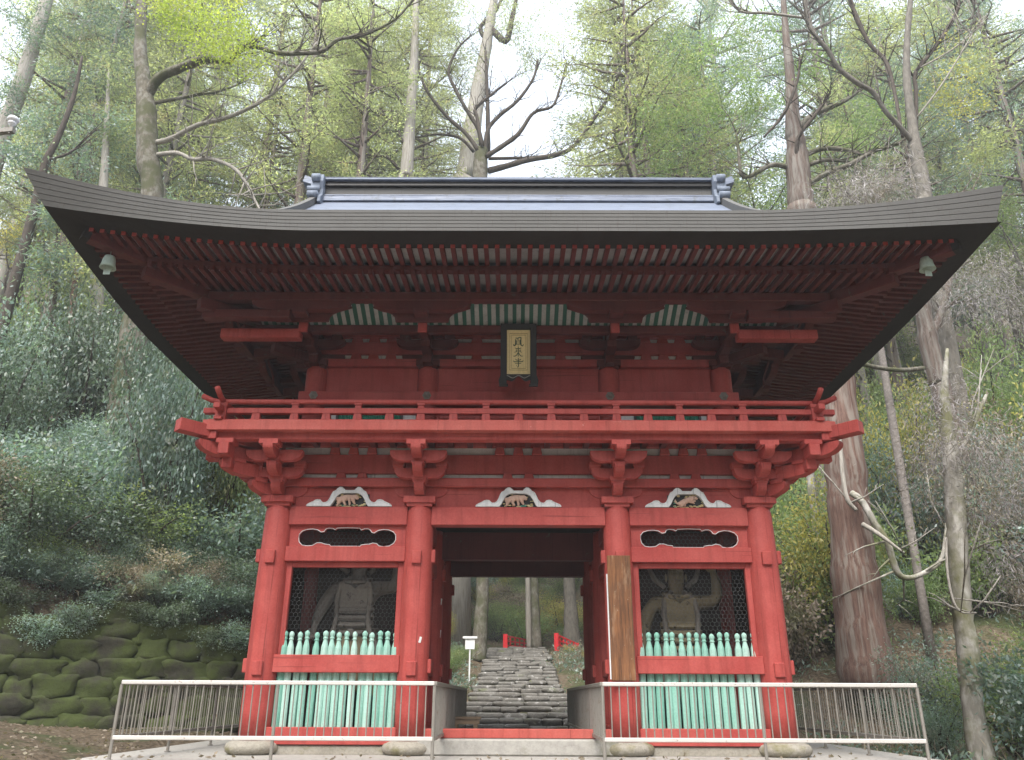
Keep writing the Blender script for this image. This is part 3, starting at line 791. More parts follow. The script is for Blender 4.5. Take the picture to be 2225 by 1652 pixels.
# red painted end faces and long corner noses
for x in UX: gpart(MB().box(x, UY0 - 1.125, 6.265, 0.145, 0.05, 0.185), 'beam_nose', 'red', 0.006)
for s in (-1, 1):
    gpart(MB().bx(s * 3.5, s * 4.78, UY0 - 1.10, UY0 - .92, 6.09, 6.25), 'beam_nose', 'red', 0.01)
    gpart(MB().bx(s * 3.6, s * 4.98, UY0 - 1.44, UY0 - 1.27, 6.28, 6.42), 'beam_nose', 'red_old_shaded', 0.01)
    for sy, y0 in ((-1, UY0), (1, UY1)):
        d = MB()
        d.beam((s * 3.45, y0, 6.12), (s * (3.45 + .62), y0 + sy * .62, 6.12), 0.15, 0.16)
        d.beam((s * 3.45, y0, 6.32), (s * (3.45 + 1.02), y0 + sy * 1.02, 6.25), 0.16, 0.18)
        d.beam((s * 3.45, y0, 6.56), (s * (3.45 + 1.55), y0 + sy * 1.55, 6.46), 0.17, 0.19)
        gpart(d, 'corner_eave_bracket', 'red_old_shaded')
ring_beam('eave_purlin', 4.83, UY0 - 1.38, UY1 + 1.38, 0.17, 6.58, 6.72, 'red_old_shaded')
# striped cove between the second beam and the purlin
for sy, y0 in ((-1, UY0), (1, UY1)):
    A, Bq = (y0 + sy * 0.86, 6.40), (y0 + sy * 1.32, 6.60)
    gpart(MB().prism([A, Bq, (Bq[0], Bq[1] + .03), (A[0], A[1] + .03)], 'x', -4.2, 4.2), 'cove_board', 'soffit', 0)
    rbm = MB()
    for k in range(62):
        x = -4.12 + 8.24 * k / 61
        rbm.beam((x, A[0], A[1] - .012), (x, Bq[0], Bq[1] - .012), 0.062, 0.035)
    gpart(rbm, 'cove_ribs', 'green_dark', 0)
    gpart(MB().bx(-4.3, 4.3, y0 + sy * .86 - .06, y0 + sy * .86 + .06, 6.27, 6.40), 'cove_beam', 'red_old_shaded')

# ---- eaves: geometry helpers
EX, EY0, EY1 = 6.74, -2.95, D + 2.95
HY = (EY1 - EY0) / 2
def corner(x, y, p=1.7):
    tx = min(1, max(0, (abs(x) - 3.0) / (EX - 3.0))); ty = min(1, max(0, (abs(y - YC) - (HY - 3.74)) / 3.74))
    return (tx * ty) ** p if p else tx * ty
def lift_lo(x, y):
    c = corner(x, y, 1.6); return c * (0.28 - 0.12 * math.copysign(1, x))
def lift_hi(x, y):
    c = corner(x, y, 2.0); return c * (0.48 - 0.09 * math.copysign(1, x))
def inset(x, y): return min(EX - abs(x), HY - abs(y - YC))
def perim(d, n=44):
    """closed loop at d inside the eave line"""
    xh, yh = EX - d, HY - d; pts = []
    def sp(k): t = k / n * 2 - 1; return math.copysign(abs(t) ** 0.8, t)
    for k in range(n): pts.append((xh * sp(k), YC - yh))
    for k in range(n): pts.append((xh, YC + yh * sp(k)))
    for k in range(n): pts.append((-xh * sp(k), YC + yh))
    for k in range(n): pts.append((-xh, YC - yh * sp(k)))
    return pts
# layered shingle edge: six courses, each its own slab, tips flare outwards
NC = 6
edge = MB()
def flare(x, y, t):
    c = corner(x, y, 2.4); return 1 + 0.040 * c * t - (c * (0.007 + 0.020 * t) if x > 0 else 0)
for k in range(NC):
    t0, t1 = k / NC, (k + 1) / NC
    lo = perim(-0.004 * k); n = len(lo); inn = perim(0.35)
    def zz(x, y, t): return (6.80 + lift_lo(x, y)) * (1 - t) + (7.134 + lift_hi(x, y)) * t
    vs_ = []
    for (x, y), (xi, yi) in zip(lo, inn):
        fx = flare(x, y, t0); gx = flare(x, y, t1)
        vs_ += [(x * fx, (y - YC) * fx + YC, zz(x, y, t0) + 0.003), (x * gx, (y - YC) * gx + YC, zz(x, y, t1) - 0.004),
                (xi, yi, zz(x, y, t1) - 0.006), (xi, yi, zz(x, y, t0) + 0.004)]
    fs = []
    for i in range(n):
        j = (i + 1) % n
        for q in range(4): fs.append((i * 4 + q, j * 4 + q, j * 4 + (q + 1) % 4, i * 4 + (q + 1) % 4))
    edge.add(vs_, fs)
gpart(edge, 'shingle_edge', 'shingle', 0)
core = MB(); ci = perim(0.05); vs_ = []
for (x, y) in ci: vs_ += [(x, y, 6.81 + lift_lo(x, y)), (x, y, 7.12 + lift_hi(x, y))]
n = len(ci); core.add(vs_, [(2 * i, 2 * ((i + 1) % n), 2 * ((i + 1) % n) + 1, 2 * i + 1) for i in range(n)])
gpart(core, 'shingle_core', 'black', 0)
# soffit in strips: dark boards under the shingles, then pale boards over each tier of rafters
def strip(d0, z0, d1, z1, name, mat):
    mb = MB(); a, b = perim(d0), perim(d1); n = len(a); vs_ = []
    for (x, y), (xi, yi) in zip(a, b): vs_ += [(x, y, z0 + lift_lo(x, y)), (xi, yi, z1 + lift_lo(xi, yi))]
    mb.add(vs_, [(2 * i, 2 * ((i + 1) % n), 2 * ((i + 1) % n) + 1, 2 * i + 1) for i in range(n)])
    return gpart(mb, name, mat, 0)
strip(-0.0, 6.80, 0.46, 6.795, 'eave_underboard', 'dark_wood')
strip(0.44, 6.885, 1.05, 6.90, 'soffit_board', 'soffit')
strip(1.02, 6.805, 2.9, 6.98, 'soffit_board', 'soffit')
def eave_bar(d, z0, z1, w, name, mat):
    mb = MB(); a, b = perim(d), perim(d + w); n = len(a); vs_ = []
    for (x, y), (xi, yi) in zip(a, b):
        l = lift_lo(x, y); vs_ += [(x, y, z0 + l), (x, y, z1 + l), (xi, yi, z1 + l), (xi, yi, z0 + l)]
    fs = []
    for i in range(n):
        j = (i + 1) % n
        for q in range(4): fs.append((i * 4 + q, j * 4 + q, j * 4 + (q + 1) % 4, i * 4 + (q + 1) % 4))
    mb.add(vs_, fs); return gpart(mb, name, mat, 0)
eave_bar(0.40, 6.826, 6.884, 0.10, 'eave_fascia', 'red_old_shaded')
eave_bar(0.96, 6.715, 6.80, 0.12, 'rafter_bearer', 'red_old_shaded')
def rafters(side, tier):
    """one tier on one side: list of bars stopping at the hip line"""
    out = []
    d0, d1, z0, z1, w, h = (0.365, 1.05, 6.782, 6.835, 0.064, 0.075) if tier == 0 else (0.93, 2.75, 6.675, 6.885, 0.068, 0.085)
    half = EX if side in 'fb' else HY; cnt = int(2 * (half - 0.45) / 0.158)
    for k in range(cnt):
        t = -(half - 0.45) + 2 * (half - 0.45) * (k + .5) / cnt
        room = half - abs(t)
        e = min(d1, room)
        if e - d0 < 0.12: continue
        pts = []
        for dd in (d0, e):
            zb = z0 + (z1 - z0) * (dd - d0) / (d1 - d0)
            x, y = {'f': (t, EY0 + dd), 'b': (t, EY1 - dd), 'l': (-EX + dd, YC + t), 'r': (EX - dd, YC + t)}[side]
            pts.append((x, y, zb + lift_lo(x, y)))
        out.append((pts, w, h))
    return out
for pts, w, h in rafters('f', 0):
    r_ = gpart(MB().beam(pts[0], pts[1], w, h), 'rafter', 'red_old_shaded', 0)
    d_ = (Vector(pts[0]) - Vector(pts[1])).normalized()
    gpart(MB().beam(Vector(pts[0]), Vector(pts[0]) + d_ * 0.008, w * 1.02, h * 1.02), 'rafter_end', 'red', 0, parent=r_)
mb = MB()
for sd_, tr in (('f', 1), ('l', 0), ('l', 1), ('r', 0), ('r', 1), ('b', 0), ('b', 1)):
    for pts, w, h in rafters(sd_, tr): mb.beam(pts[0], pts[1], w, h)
tag(gpart(mb, 'inner_rafters', 'red_old_shaded', 0), kind='stuff')
hp_s = []
for sx in (-1, 1):
    for sy in (-1, 1):
        def hp(d, z): x, y = sx * (EX - d), YC + sy * (HY - d); return (x, y, z + lift_lo(x, y))
        h_ = gpart(MB().beam(hp(0.42, 6.74), hp(3.0, 6.76), 0.17, 0.22), 'hip_rafter', 'red_old_shaded', 0.01)
        h2 = gpart(MB().beam(hp(1.05, 6.60), hp(3.2, 6.66), 0.19, 0.2), 'hip_rafter', 'red_old_shaded', 0.01)
        gpart(MB().beam(hp(0.40, 6.745), hp(0.47, 6.744), 0.18, 0.235), 'metal_cap', 'dark_wood', 0.006, parent=h_)

# ---- roof surface: concave hip rising to the gables, ridge box above
GX = 4.24
def roof_z(x, y):
    dy = HY - abs(y - YC); dx = EX - abs(x)
    d = dy if abs(x) <= GX else min(dy, dx)
    return 7.13 + 0.50 * d + 0.0448 * d * d + lift_hi(x, y) * max(0, 1 - d / 3.0) ** 1.5
def roof_sheet(xs, ys):
    mb = MB(); nx, ny = len(xs), len(ys)
    mb.v = [(x, y, roof_z(x * 0.99999, y)) for y in ys for x in xs]
    mb.f = [(j * nx + i, j * nx + i + 1, (j + 1) * nx + i + 1, (j + 1) * nx + i) for j in range(ny - 1) for i in range(nx - 1)]
    return mb
ysl = [EY0 + (EY1 - EY0) * k / 60 for k in range(61)]
gpart(roof_sheet([-GX + 2 * GX * k / 40 for k in range(41)], ysl), 'main_roof', 'copper', 0, True)
for s in (-1, 1):
    gpart(roof_sheet([s * (GX + 0.001 + (EX - GX) * k / 20) for k in range(21)], ysl), 'side_roof', 'copper', 0, True)
    # gable triangle, filled
    gv = [(YC + (k / 10 - 1) * 2.7, roof_z(s * GX * .999, YC + (k / 10 - 1) * 2.7) - .02) for k in range(21)]
    gpart(MB().prism(gv, 'x', s * (GX - .05), s * (GX - .01)), 'gable', 'red_old_shaded', 0)
    bb = MB()
    for k in range(20): bb.beam((s * (GX + .06), gv[k][0], gv[k][1] + .0), (s * (GX + .06), gv[k + 1][0], gv[k + 1][1] + .0), 0.12, 0.30)
    gpart(bb, 'bargeboard', 'shingle', 0)
rb_ = bpy.data.objects.new('ridge', None); col.objects.link(rb_); rb_.parent = gate
RL = 4.14
def rpart(x, w, z0, z1, nm_, mt_='copper', bev=0.012): return gpart(MB().bx(-x, x, YC - w / 2, YC + w / 2, z0, z1), nm_, mt_, bev, parent=rb_)
rpart(RL, 0.62, 10.52, 10.64, 'ridge_course'); rpart(RL, 0.56, 10.655, 10.70, 'ridge_course'); rpart(RL, 0.40, 10.70, 10.92, 'ridge_wall', 'shingle')
rpart(RL, 0.54, 10.92, 10.975, 'ridge_course', 'black'); rpart(RL, 0.46, 10.975, 11.06, 'ridge_course', 'black'); rpart(RL, 0.60, 11.06, 11.105, 'ridge_course')
rpart(RL, 0.42, 11.105, 11.135, 'ridge_course')
rpart(RL + .02, 0.5, 11.135, 11.165, 'ridge_cap')
for s in (-1, 1):
    pr = [(YC - .52, 10.36), (YC - .50, 10.52), (YC - .38, 10.62), (YC - .36, 10.78), (YC - .44, 10.93), (YC - .40, 11.12), (YC + .40, 11.12), (YC + .44, 10.93), (YC + .36, 10.78), (YC + .38, 10.62), (YC + .50, 10.52), (YC + .52, 10.36)]
    gpart(MB().prism(pr, 'x', s * RL, s * (RL + 0.07)), 'ridge_end_plate', 'ridge_lead', 0.01, parent=rb_)
    e = MB()
    e.tube([(s * (RL + .07), YC - .42, 11.02), (s * (RL + .24), YC - .42, 11.02)], 0.085, 12); e.tube([(s * (RL + .07), YC - .40, 10.74), (s * (RL + .32), YC - .40, 10.74)], 0.07, 12); e.tube([(s * (RL + .07), YC - .50, 10.54), (s * (RL + .28), YC - .50, 10.54)], 0.08, 12)
    e.bx(s * (RL + .07), s * (RL + .26), YC - .4, YC + .4, 10.4, 11.0)
    gpart(e, 'ridge_end_scroll', 'ridge_lead', 0, True, rb_)
    gpart(MB().prism([(s * RL, 11.13), (s * (RL + .30), 11.15), (s * (RL + .46), 11.22), (s * (RL + .50), 11.05), (s * (RL + .30), 10.98), (s * RL, 10.98)], 'y', YC - .24, YC + .24), 'ridge_end_cap', 'copper', 0.01, parent=rb_)

# ================================================================== things on the gate
# name board: gold panel in a black frame, hung tilted forward
nb = thing('name_board', 'gold name board with three dark characters in a black carved frame above the balcony', 'name board', (0.0, -0.62, 5.59))
nb.rotation_euler = (rad(14), 0, 0)
W_, H_ = 0.19, 0.725
nb_b = MB().bx(-W_, W_, -0.02, 0.02, 0, H_).build('gold_panel', M['gold'], nb, bevel=0.004)
fr = MB(); fr.bx(-W_ - .10, -W_, -.05, .03, -0.16, H_ + .1); fr.bx(W_, W_ + .10, -.05, .03, -0.16, H_ + .1); fr.bx(-W_, W_, -.05, .03, H_, H_ + .1)
apron = [(-W_, -.002)] + [(-W_ + 2 * W_ * k / 24, -.085 + .022 * math.cos(k / 24 * 4 * PI) - .03 * math.cos(k / 24 * 2 * PI)) for k in range(25)] + [(W_, -.002)]
fr.prism(apron, 'y', -.04, .02)
for s in (-1, 1): fr.prism([(s * (W_ + .10), -.16), (s * (W_ + .10), -.02), (s * (W_ + .13), -.10), (s * (W_ + .12), -.20), (s * (W_ - .02), -.20), (s * (W_ - .02), -.16)], 'y', -.045, .025)
fr.build('carved_frame', M['black'], nb, bevel=0.006)
wv = MB(); wv.tube([(-W_ + 2 * W_ * k / 24, -.045, -.045 + .02 * math.cos(k / 24 * 4 * PI)) for k in range(25)], 0.007, 5); wv.build('wave_moulding', M['steel'], nb)
bl = MB()
for ins in (0.047, 0.074):
    x, z0, z1 = W_ - ins, ins + .02, H_ - ins - .012
    for p, q in (((-x, z0), (x, z0)), ((x, z0), (x, z1)), ((x, z1), (-x, z1)), ((-x, z1), (-x, z0))):
        bl.beam((p[0], -.021, p[1]), (q[0], -.021, q[1]), 0.004, 0.006)
bl.build('border_lines', M['brown_line'], nb)
GK = 2 * W_ / 620.0
def gl(pts): return [((x - 578) * GK, -.0215, (1300 - y) * GK) for x, y in pts]
def glyph(strokes, name):
    mb = MB()
    for w, pts in strokes:
        q = gl(pts); rr = [w * GK / 2 * (0.8 + 0.3 * math.sin(PI * i / max(1, len(q) - 1))) for i in range(len(q))]
        mb.tube([(x, -.0205, z) for x, _, z in q], [max(.003, r) for r in rr], 6)
    mb.build(name, M['ink'], nb)
glyph([(26, [(495, 335), (545, 345), (600, 322), (640, 318)]), (30, [(640, 318), (635, 400), (632, 470), (645, 530), (680, 548), (705, 510)]), (30, [(495, 370), (500, 440), (498, 500), (480, 540), (455, 540), (445, 505)]),
       (16, [(525, 375), (580, 365)]), (18, [(520, 400), (520, 515)]), (18, [(615, 390), (612, 515)]), (15, [(520, 410), (612, 405)]), (15, [(520, 440), (612, 437)]), (15, [(520, 475), (612, 472)]), (15, [(520, 510), (612, 508)]), (14, [(566, 345), (566, 400)]), (14, [(566, 510), (566, 545)])], 'character')
glyph([(24, [(568, 565), (570, 700), (568, 832)]), (22, [(492, 600), (520, 622), (568, 624), (615, 620), (640, 595)]), (18, [(520, 640), (510, 670), (545, 690)]), (18, [(618, 640), (630, 668), (590, 690)]), (18, [(545, 672), (520, 700), (470, 722)]), (18, [(592, 672), (620, 700), (658, 720)]),
       (22, [(556, 735), (530, 790), (490, 820), (440, 824)]), (22, [(582, 735), (608, 790), (640, 818), (690, 820)])], 'character')
glyph([(22, [(572, 865), (572, 960), (575, 1080), (560, 1112), (540, 1108)]), (20, [(495, 895), (520, 925), (572, 930), (620, 922), (640, 895)]), (24, [(440, 945), (465, 972), (572, 972), (675, 968), (700, 940)]), (18, [(480, 1022), (572, 1018), (650, 1018)]), (15, [(515, 1055), (528, 1080)])], 'character')

# wind bells under the two front corners
def bell(x, y, z, label):
    t = thing('wind_bell', label, 'wind bell', (x, y, z), group='wind bells under the eave corners')
    b = MB(); b.lathe([(0.02, 0.0), (0.07, -.015), (0.088, -.07), (0.095, -.14), (0.115, -.205), (0.10, -.205), (0.08, -.13), (0.06, -.03), (0.02, -.012)], n=20)
    b.build('bell_body', M['bronze_green'], t, True)
    MB().cyl((0, 0, 0), (0, 0, 0.12), 0.008, n=6).build('hanging_rod', M['steel'], t)
    MB().box(0, 0, -.26, 0.10, 0.006, 0.10).build('clapper_plate', M['bronze_green'], t)
bell(-6.05, -2.25, 6.80, 'grey wind bell hanging under the left front corner of the eaves')
bell(5.98, -2.25, 6.80, 'pale green wind bell hanging under the right front corner of the eaves')

# long weathered board hung on the inner right column
bd = thing('wooden_board', 'tall weathered brown wooden board fixed to the front of the column right of the passage', 'board', (1.515, -0.30, 0.985))
MB().bx(-.175, .175, -.02, .02, 0, 1.775).build('plank', M['oldboard'], bd, bevel=0.006)
MB().bx(-.195, -.177, -.012, .02, 0.02, 1.50).build('pale_edge_strip', M['plaster'], bd)
# paper slips stuck on the columns
def slip(c, rz, tilt, w, h, label):
    o = MB().box(0, 0, 0, w, .004, h).build('paper_slip', M['paper'])
    o.location = c; o.rotation_euler = (0, tilt, rz); tag(o, label, 'paper slip', 'paper slips stuck on the columns')
slip((-1.44, -0.212, 1.54), rad(30), rad(14), .035, .085, 'small white paper slip on the front column left of the passage')
slip((-1.345, YC - .10, 2.32), rad(60), rad(12), .04, .11, 'upper white paper slip on the second column left of the passage')
slip((-1.345, YC - .10, 1.78), rad(60), rad(8), .04, .13, 'lower white paper slip on the second column left of the passage')
# ================================================================== GROUND
def sst(t): t = min(1, max(0, t)); return t * t * (3 - 2 * t)
def ywall(x): return 7.2 + (x + 5.6) * 0.43                  # foot of the boulder wall on the left
def Hraw(x, y):
    c = 0.0 if y < 9.2 else ((y - 9.2) / 22.3 * 3.2 if y < 31.5 else 3.2 + min(max(0, y - 39.5), 40) * 0.42)
    back = sst((y - 7.0) / 3.0)
    z = 0.0
    if x < -2.2:
        a = -x
        k = sst((y - ywall(x) - 0.25) / 0.4) if x < -5.2 else sst((a - 2.6) / 3.0) * back
        z = c * (1 - 0.5 * sst((a - 3) / 6) * 0) + k * (2.12 + max(0, a - 5) * 0.12 + max(0, y - max(ywall(min(x, -5.6)), 3.0)) * 0.40 * sst((a - 2.5) / 5))
        if k < 1: z += (1 - k) * 0.05 * max(0, a - 6)
    elif x > 2.2:
        a = x
        z = c + back * (0.45 * sst((a - 2.4) / 3.0) + 0.20 * max(0, a - 5) + 0.30 * max(0, y - 9) * sst((a - 4) / 7))
        z += (1 - back) * (-0.45 * sst((a - 5.9) / 1.2) + 0.14 * max(0, a - 8))
        z += 0.10 * max(0, a - 14)
    else: z = c
    if y < -2.4: z += -0.85 * sst((-2.4 - y) / 0.8)
    if y < -20: z += (-20 - y) * 0.35                         # unseen hill added behind the camera to block low sky light under the eaves
    if y < 2 and abs(x) > 15: z += (abs(x) - 15) * 0.5 * sst((2 - y) / 6)  # unseen side slopes added too, to block low light
    return z
def H(x, y):
    e = 0.16 * noise.noise(Vector((x * .35, y * .35, 3.1))) + 0.07 * noise.noise(Vector((x * 1.1, y * 1.1, 7.7)))
    if abs(x) < 6.2 and -14 < y < 9.5: e = min(0, e) * 0.3 - 0.14 if y > -2.5 else e * 0.2
    if abs(x) < 2.0 and y >= 9.5: e -= 0.12
    if abs(x) < 6.0 and 29 < y < 44: e -= 0.25 * sst((y - 29) / 3)
    return Hraw(x, y) + e
gx = sorted(set([round(-62 + k * 1.6, 2) for k in range(29)] + [round(-16 + k * 0.4, 2) for k in range(81)] + [round(16 + k * 1.6, 2) for k in range(30)]))
gy = sorted(set([round(-64 + k * 2.0, 2) for k in range(30)] + [round(-4 + k * 0.4, 2) for k in range(60)] + [round(20 + k * 1.3, 2) for k in range(58)]))
g = MB(); nx, ny = len(gx), len(gy)
g.v = [(x, y, H(x, y)) for y in gy for x in gx]
g.f = [(j * nx + i, j * nx + i + 1, (j + 1) * nx + i + 1, (j + 1) * nx + i) for j in range(ny - 1) for i in range(nx - 1)]
tag(g.build('ground', M['soil'], None, True), kind='structure')
sl = MB(); sl.bx(-5.75, 5.75, -2.5, 7.6, -0.34, -0.004)
tag(sl.build('stone_platform', M['concrete'], None, bevel=0.03), kind='structure')
st_ = MB()
for k in range(4): st_.bx(-2.6, 2.6, -2.5 - 0.34 * (k + 1), -2.504 - 0.34 * k, -0.95, -0.17 * (k + 1))
tag(st_.build('front_steps', M['concrete'], None, bevel=0.02), kind='structure')

pt = MB(); ys_ = [-3.86 - k * .8 for k in range(21)]  # unseen path added to bounce light up onto the gate
for i, y in enumerate(ys_):
    for j in range(9): pt.v.append((-5.2 + 10.4 * j / 8, y, -0.78 + .02 * noise.noise(Vector((j * .9, y * .7, 2.0)))))
pt.f = [(i * 9 + j, i * 9 + j + 1, (i + 1) * 9 + j + 1, (i + 1) * 9 + j) for i in range(20) for j in range(8)]
tag(pt.build('bounce_path', M['bounce_gravel'], None, True), kind='structure')

# ---- boulder retaining wall at the left
wl = MB(); rs = random.Random(11)
dirx = Vector((7.4, 3.2, 0)).normalized(); L_ = 9.0
wall = thing('boulder_wall', 'mossy retaining wall of stacked rounded boulders on the left beside the gate', 'stone wall', (-13.2, ywall(-13.2), 0))
for r in range(7):
    z = 0.16 + r * 0.385; u = -rs.uniform(0, .6) - 1.5
    while u < L_:
        w = rs.uniform(0.50, 1.0); h = rs.uniform(0.47, 0.56)
        if not (r == 6 and (u > 6.2 or rs.random() < .25)):
            p = dirx * (u + w / 2) + Vector((-dirx.y, dirx.x, 0)) * (0.30 + r * 0.05)
            wl.rock((p.x, p.y, z + rs.uniform(-.05, .05)), w * 1.16, 0.66, h, rs.randint(0, 9999), 0.46, 20, 14, 0.26, math.atan2(dirx.y, dirx.x))
        u += w * 0.97
wl.build('boulders', M['wall_stone'], wall, True)

# ---- stone stairway climbing behind the gate
stair = thing('stone_stairway', 'long worn stairway of rough grey stones climbing behind the gate', 'stone stairs', (0, 9.3, 0))
rs = random.Random(21); NS = 24
for k in range(NS):
    y = 9.3 + k * 0.93; z = (k + 1) * 3.2 / NS; mb = MB()
    half = (1.95 if k < 4 else 1.45) + rs.uniform(-.08, .12); u = -half
    sh = rs.uniform(-.06, .06)
    while u < half - .1:
        w = rs.uniform(0.45, 1.05); w = min(w, half - u + .12); hh = rs.uniform(0.15, 0.21)
        mb.rock((u + w / 2 + sh, y - 9.3 + rs.uniform(-.09, .09), z - hh / 2 + rs.uniform(-.03, .025)), w * 1.04, rs.uniform(.5, .75), hh, rs.randint(0, 9999), 0.42, 18, 8, 0.16, rs.uniform(-.05, .05))
        u += w * 0.985
    fl = 0
    mb.build('step', M['step_stone'], stair, True)

# ================================================================== FENCES
def fence(s, label):
    t = thing('metal_fence', label, 'metal fence', (s * 3.1, -1.5, 0), group='metal fences round the two halves of the gate')
    xi, xo, y0, y1 = s * 1.08 - s * 3.1, s * 5.12 - s * 3.1, 0.0, 7.1
    ZT, ZB = 0.92, 0.265
    def panel(a, b, face):
        a, b = Vector((*a, 0)), Vector((*b, 0)); L = (b - a).length; d = (b - a) / L; n = max(2, int(L / 0.105))
        hr = MB(); hr.beam((a.x, a.y, ZT), (b.x, b.y, ZT), 0.055, 0.05); hr.build('top_rail', M['steel_pale' if face else 'steel'], t, bevel=0.008)
        lr = MB(); lr.beam((a.x, a.y, ZB), (b.x, b.y, ZB), 0.05, 0.05); lr.build('bottom_rail', M['steel_pale' if face else 'steel'], t, bevel=0.008)
        mb = MB(); r_ = random.Random(int(L * 100))
        for k in range(1, n):
            p = a + d * (L * k / n)
            mb.cyl((p.x + r_.uniform(-.003, .003), p.y, ZB + .02), (p.x + r_.uniform(-.003, .003), p.y, ZT - .02), 0.0085, n=6)
        mb.build('bar_panel', M['steel'], t)
        m = max(2, round(L / 2.0) + 1)
        for k in range(m):
            p = a + d * (L * k / (m - 1))
            if k == m - 1 and not face: continue
            pm = MB(); pm.cyl((p.x, p.y, 0.0), (p.x, p.y, ZT - .026 if k not in (0,) else ZT - .026), 0.022, n=8); pm.lathe([(0.045, 0.0), (0.045, 0.012), (0.02, 0.016)], (p.x, p.y, 0), 10)
            pm.build('post', M['steel'], t)
    panel((xi, y0), (xo, y0), True)
    panel((xi, y1), (xi, y0 + .05), False); panel((xo, y1), (xo, y0 + .05), False); panel((xi, y1), (xo, y1), False)
    return t
fence(-1, 'steel bar fence round the left half of the gate beside the passage')
fence(1, 'steel bar fence round the right half of the gate beside the passage')

# ---- bench, sign, red railings, insulators
be = thing('wooden_bench', 'low dark wooden bench behind the threshold at the left of the passage', 'bench', (-0.88, 2.5, 0))
MB().bx(-.25, .25, -.16, .16, 0.405, 0.45).build('seat', M['bench'], be, bevel=0.006)
MB().bx(-.23, .23, -.14, -.11, 0.33, 0.402).build('apron', M['bench'], be)
for x in (-.18, .16):
    for y in (-.10, .10): MB().bx(x - .035, x + .035, y - .035, y + .035, 0.0, 0.404).build('leg', M['bench'], be, bevel=0.004)
p = P(1020, 1415, 31); gz = H(p.x, p.y)
sg = thing('white_sign', 'small white notice sign on a post left of the stairway top', 'sign', (p.x, p.y, gz))
top = P(1020, 1381, 31).z - gz
MB().cyl((0, 0, 0), (0, 0, top - .1), 0.03, n=8).build('post', M['signwhite'], sg)
MB().prism([(-.17, top - .48), (.17, top - .48), (.18, top - .12), (-.18, top - .12)], 'y', -.05, -.032).build('panel', M['signwhite'], sg)
MB().prism([(-.27, top - .11), (.27, top - .11), (.27, top - .03), (-.27, top - .03)], 'y', -.10, .06).build('roof_board', M['signwhite'], sg, bevel=0.01)
def red_rail(a, b, d0, d1, label):
    A0, A1 = P(a[0], a[2], d0), P(a[0], a[1], d0); B0, B1 = P(b[0], b[2], d1), P(b[0], b[1], d1)
    t = thing('red_railing', label, 'railing', A0, group='red railings above the stairway')
    o = A0
    hA, hB = A1.z - A0.z, B1.z - B0.z; Bv = B0 - o
    MB().box(0, 0, hA / 2 - .15, 0.24, 0.24, hA + .3).build('end_post', M['vermilion'], t, bevel=0.015)
    MB().box(Bv.x, Bv.y, Bv.z + hB / 2 - .15, 0.20, 0.20, hB + .3).build('end_post', M['vermilion'], t, bevel=0.015)
    for f in (0.88, 0.52, 0.2): MB().beam((0.08, 0, hA * f), (Bv.x, Bv.y, Bv.z + hB * f), 0.06, 0.07).build('rail', M['vermilion'], t)
    n = 6
    for k in range(1, n):
        q = Bv * (k / n); h = hA + (hB - hA) * k / n
        MB().box(q.x, q.y, q.z + h * .42, 0.07, 0.07, h * .95).build('baluster', M['vermilion'], t)
red_rail((1097, 1378, 1409), (1156, 1391, 1410), 45, 51, 'red railing climbing to the left of the stairway top')
red_rail((1208, 1376, 1408), (1253, 1397, 1415), 45, 46, 'red railing descending to the right of the stairway top')
pole = thing('utility_pole', 'utility pole crossarm with white insulators at the left edge of the picture', 'utility pole', (-9.6, -2.4, -0.5))
a1 = P(26, 262, 9.8) - pole.location; a2 = P(5, 288, 9.8) - pole.location
MB().cyl((0, 0, 0), (0, 0, 9.6), 0.16, 0.11, 16).build('pole', M['concrete'], pole, True)
MB().beam((-.5, 0, a1.z - .16), (a1.x + .06, a1.y, a1.z - .16), 0.075, 0.075).build('crossarm', M['steel'], pole)
for q in (a1, Vector((a1.x - .22, a1.y - .55, a1.z - .22))):
    i_ = MB().lathe([(.02, -.12), (.03, -.06), (.055, -.045), (.06, -.015), (.045, .0), (.075, .012), (.085, .04), (.07, .075), (.035, .095), (.01, .1)], (q.x, q.y, q.z), 18).build('insulator', M['porcelain'], pole, True)
    MB().cyl((q.x, q.y, q.z - .22), (q.x, q.y, q.z - .1), 0.022, n=8).build('pin', M['steel'], i_)
MB().beam((-.4, -.55, a1.z - .38), (a1.x - .2, a1.y - .55, a1.z - .38), 0.06, 0.06).build('crossarm', M['steel'], pole)

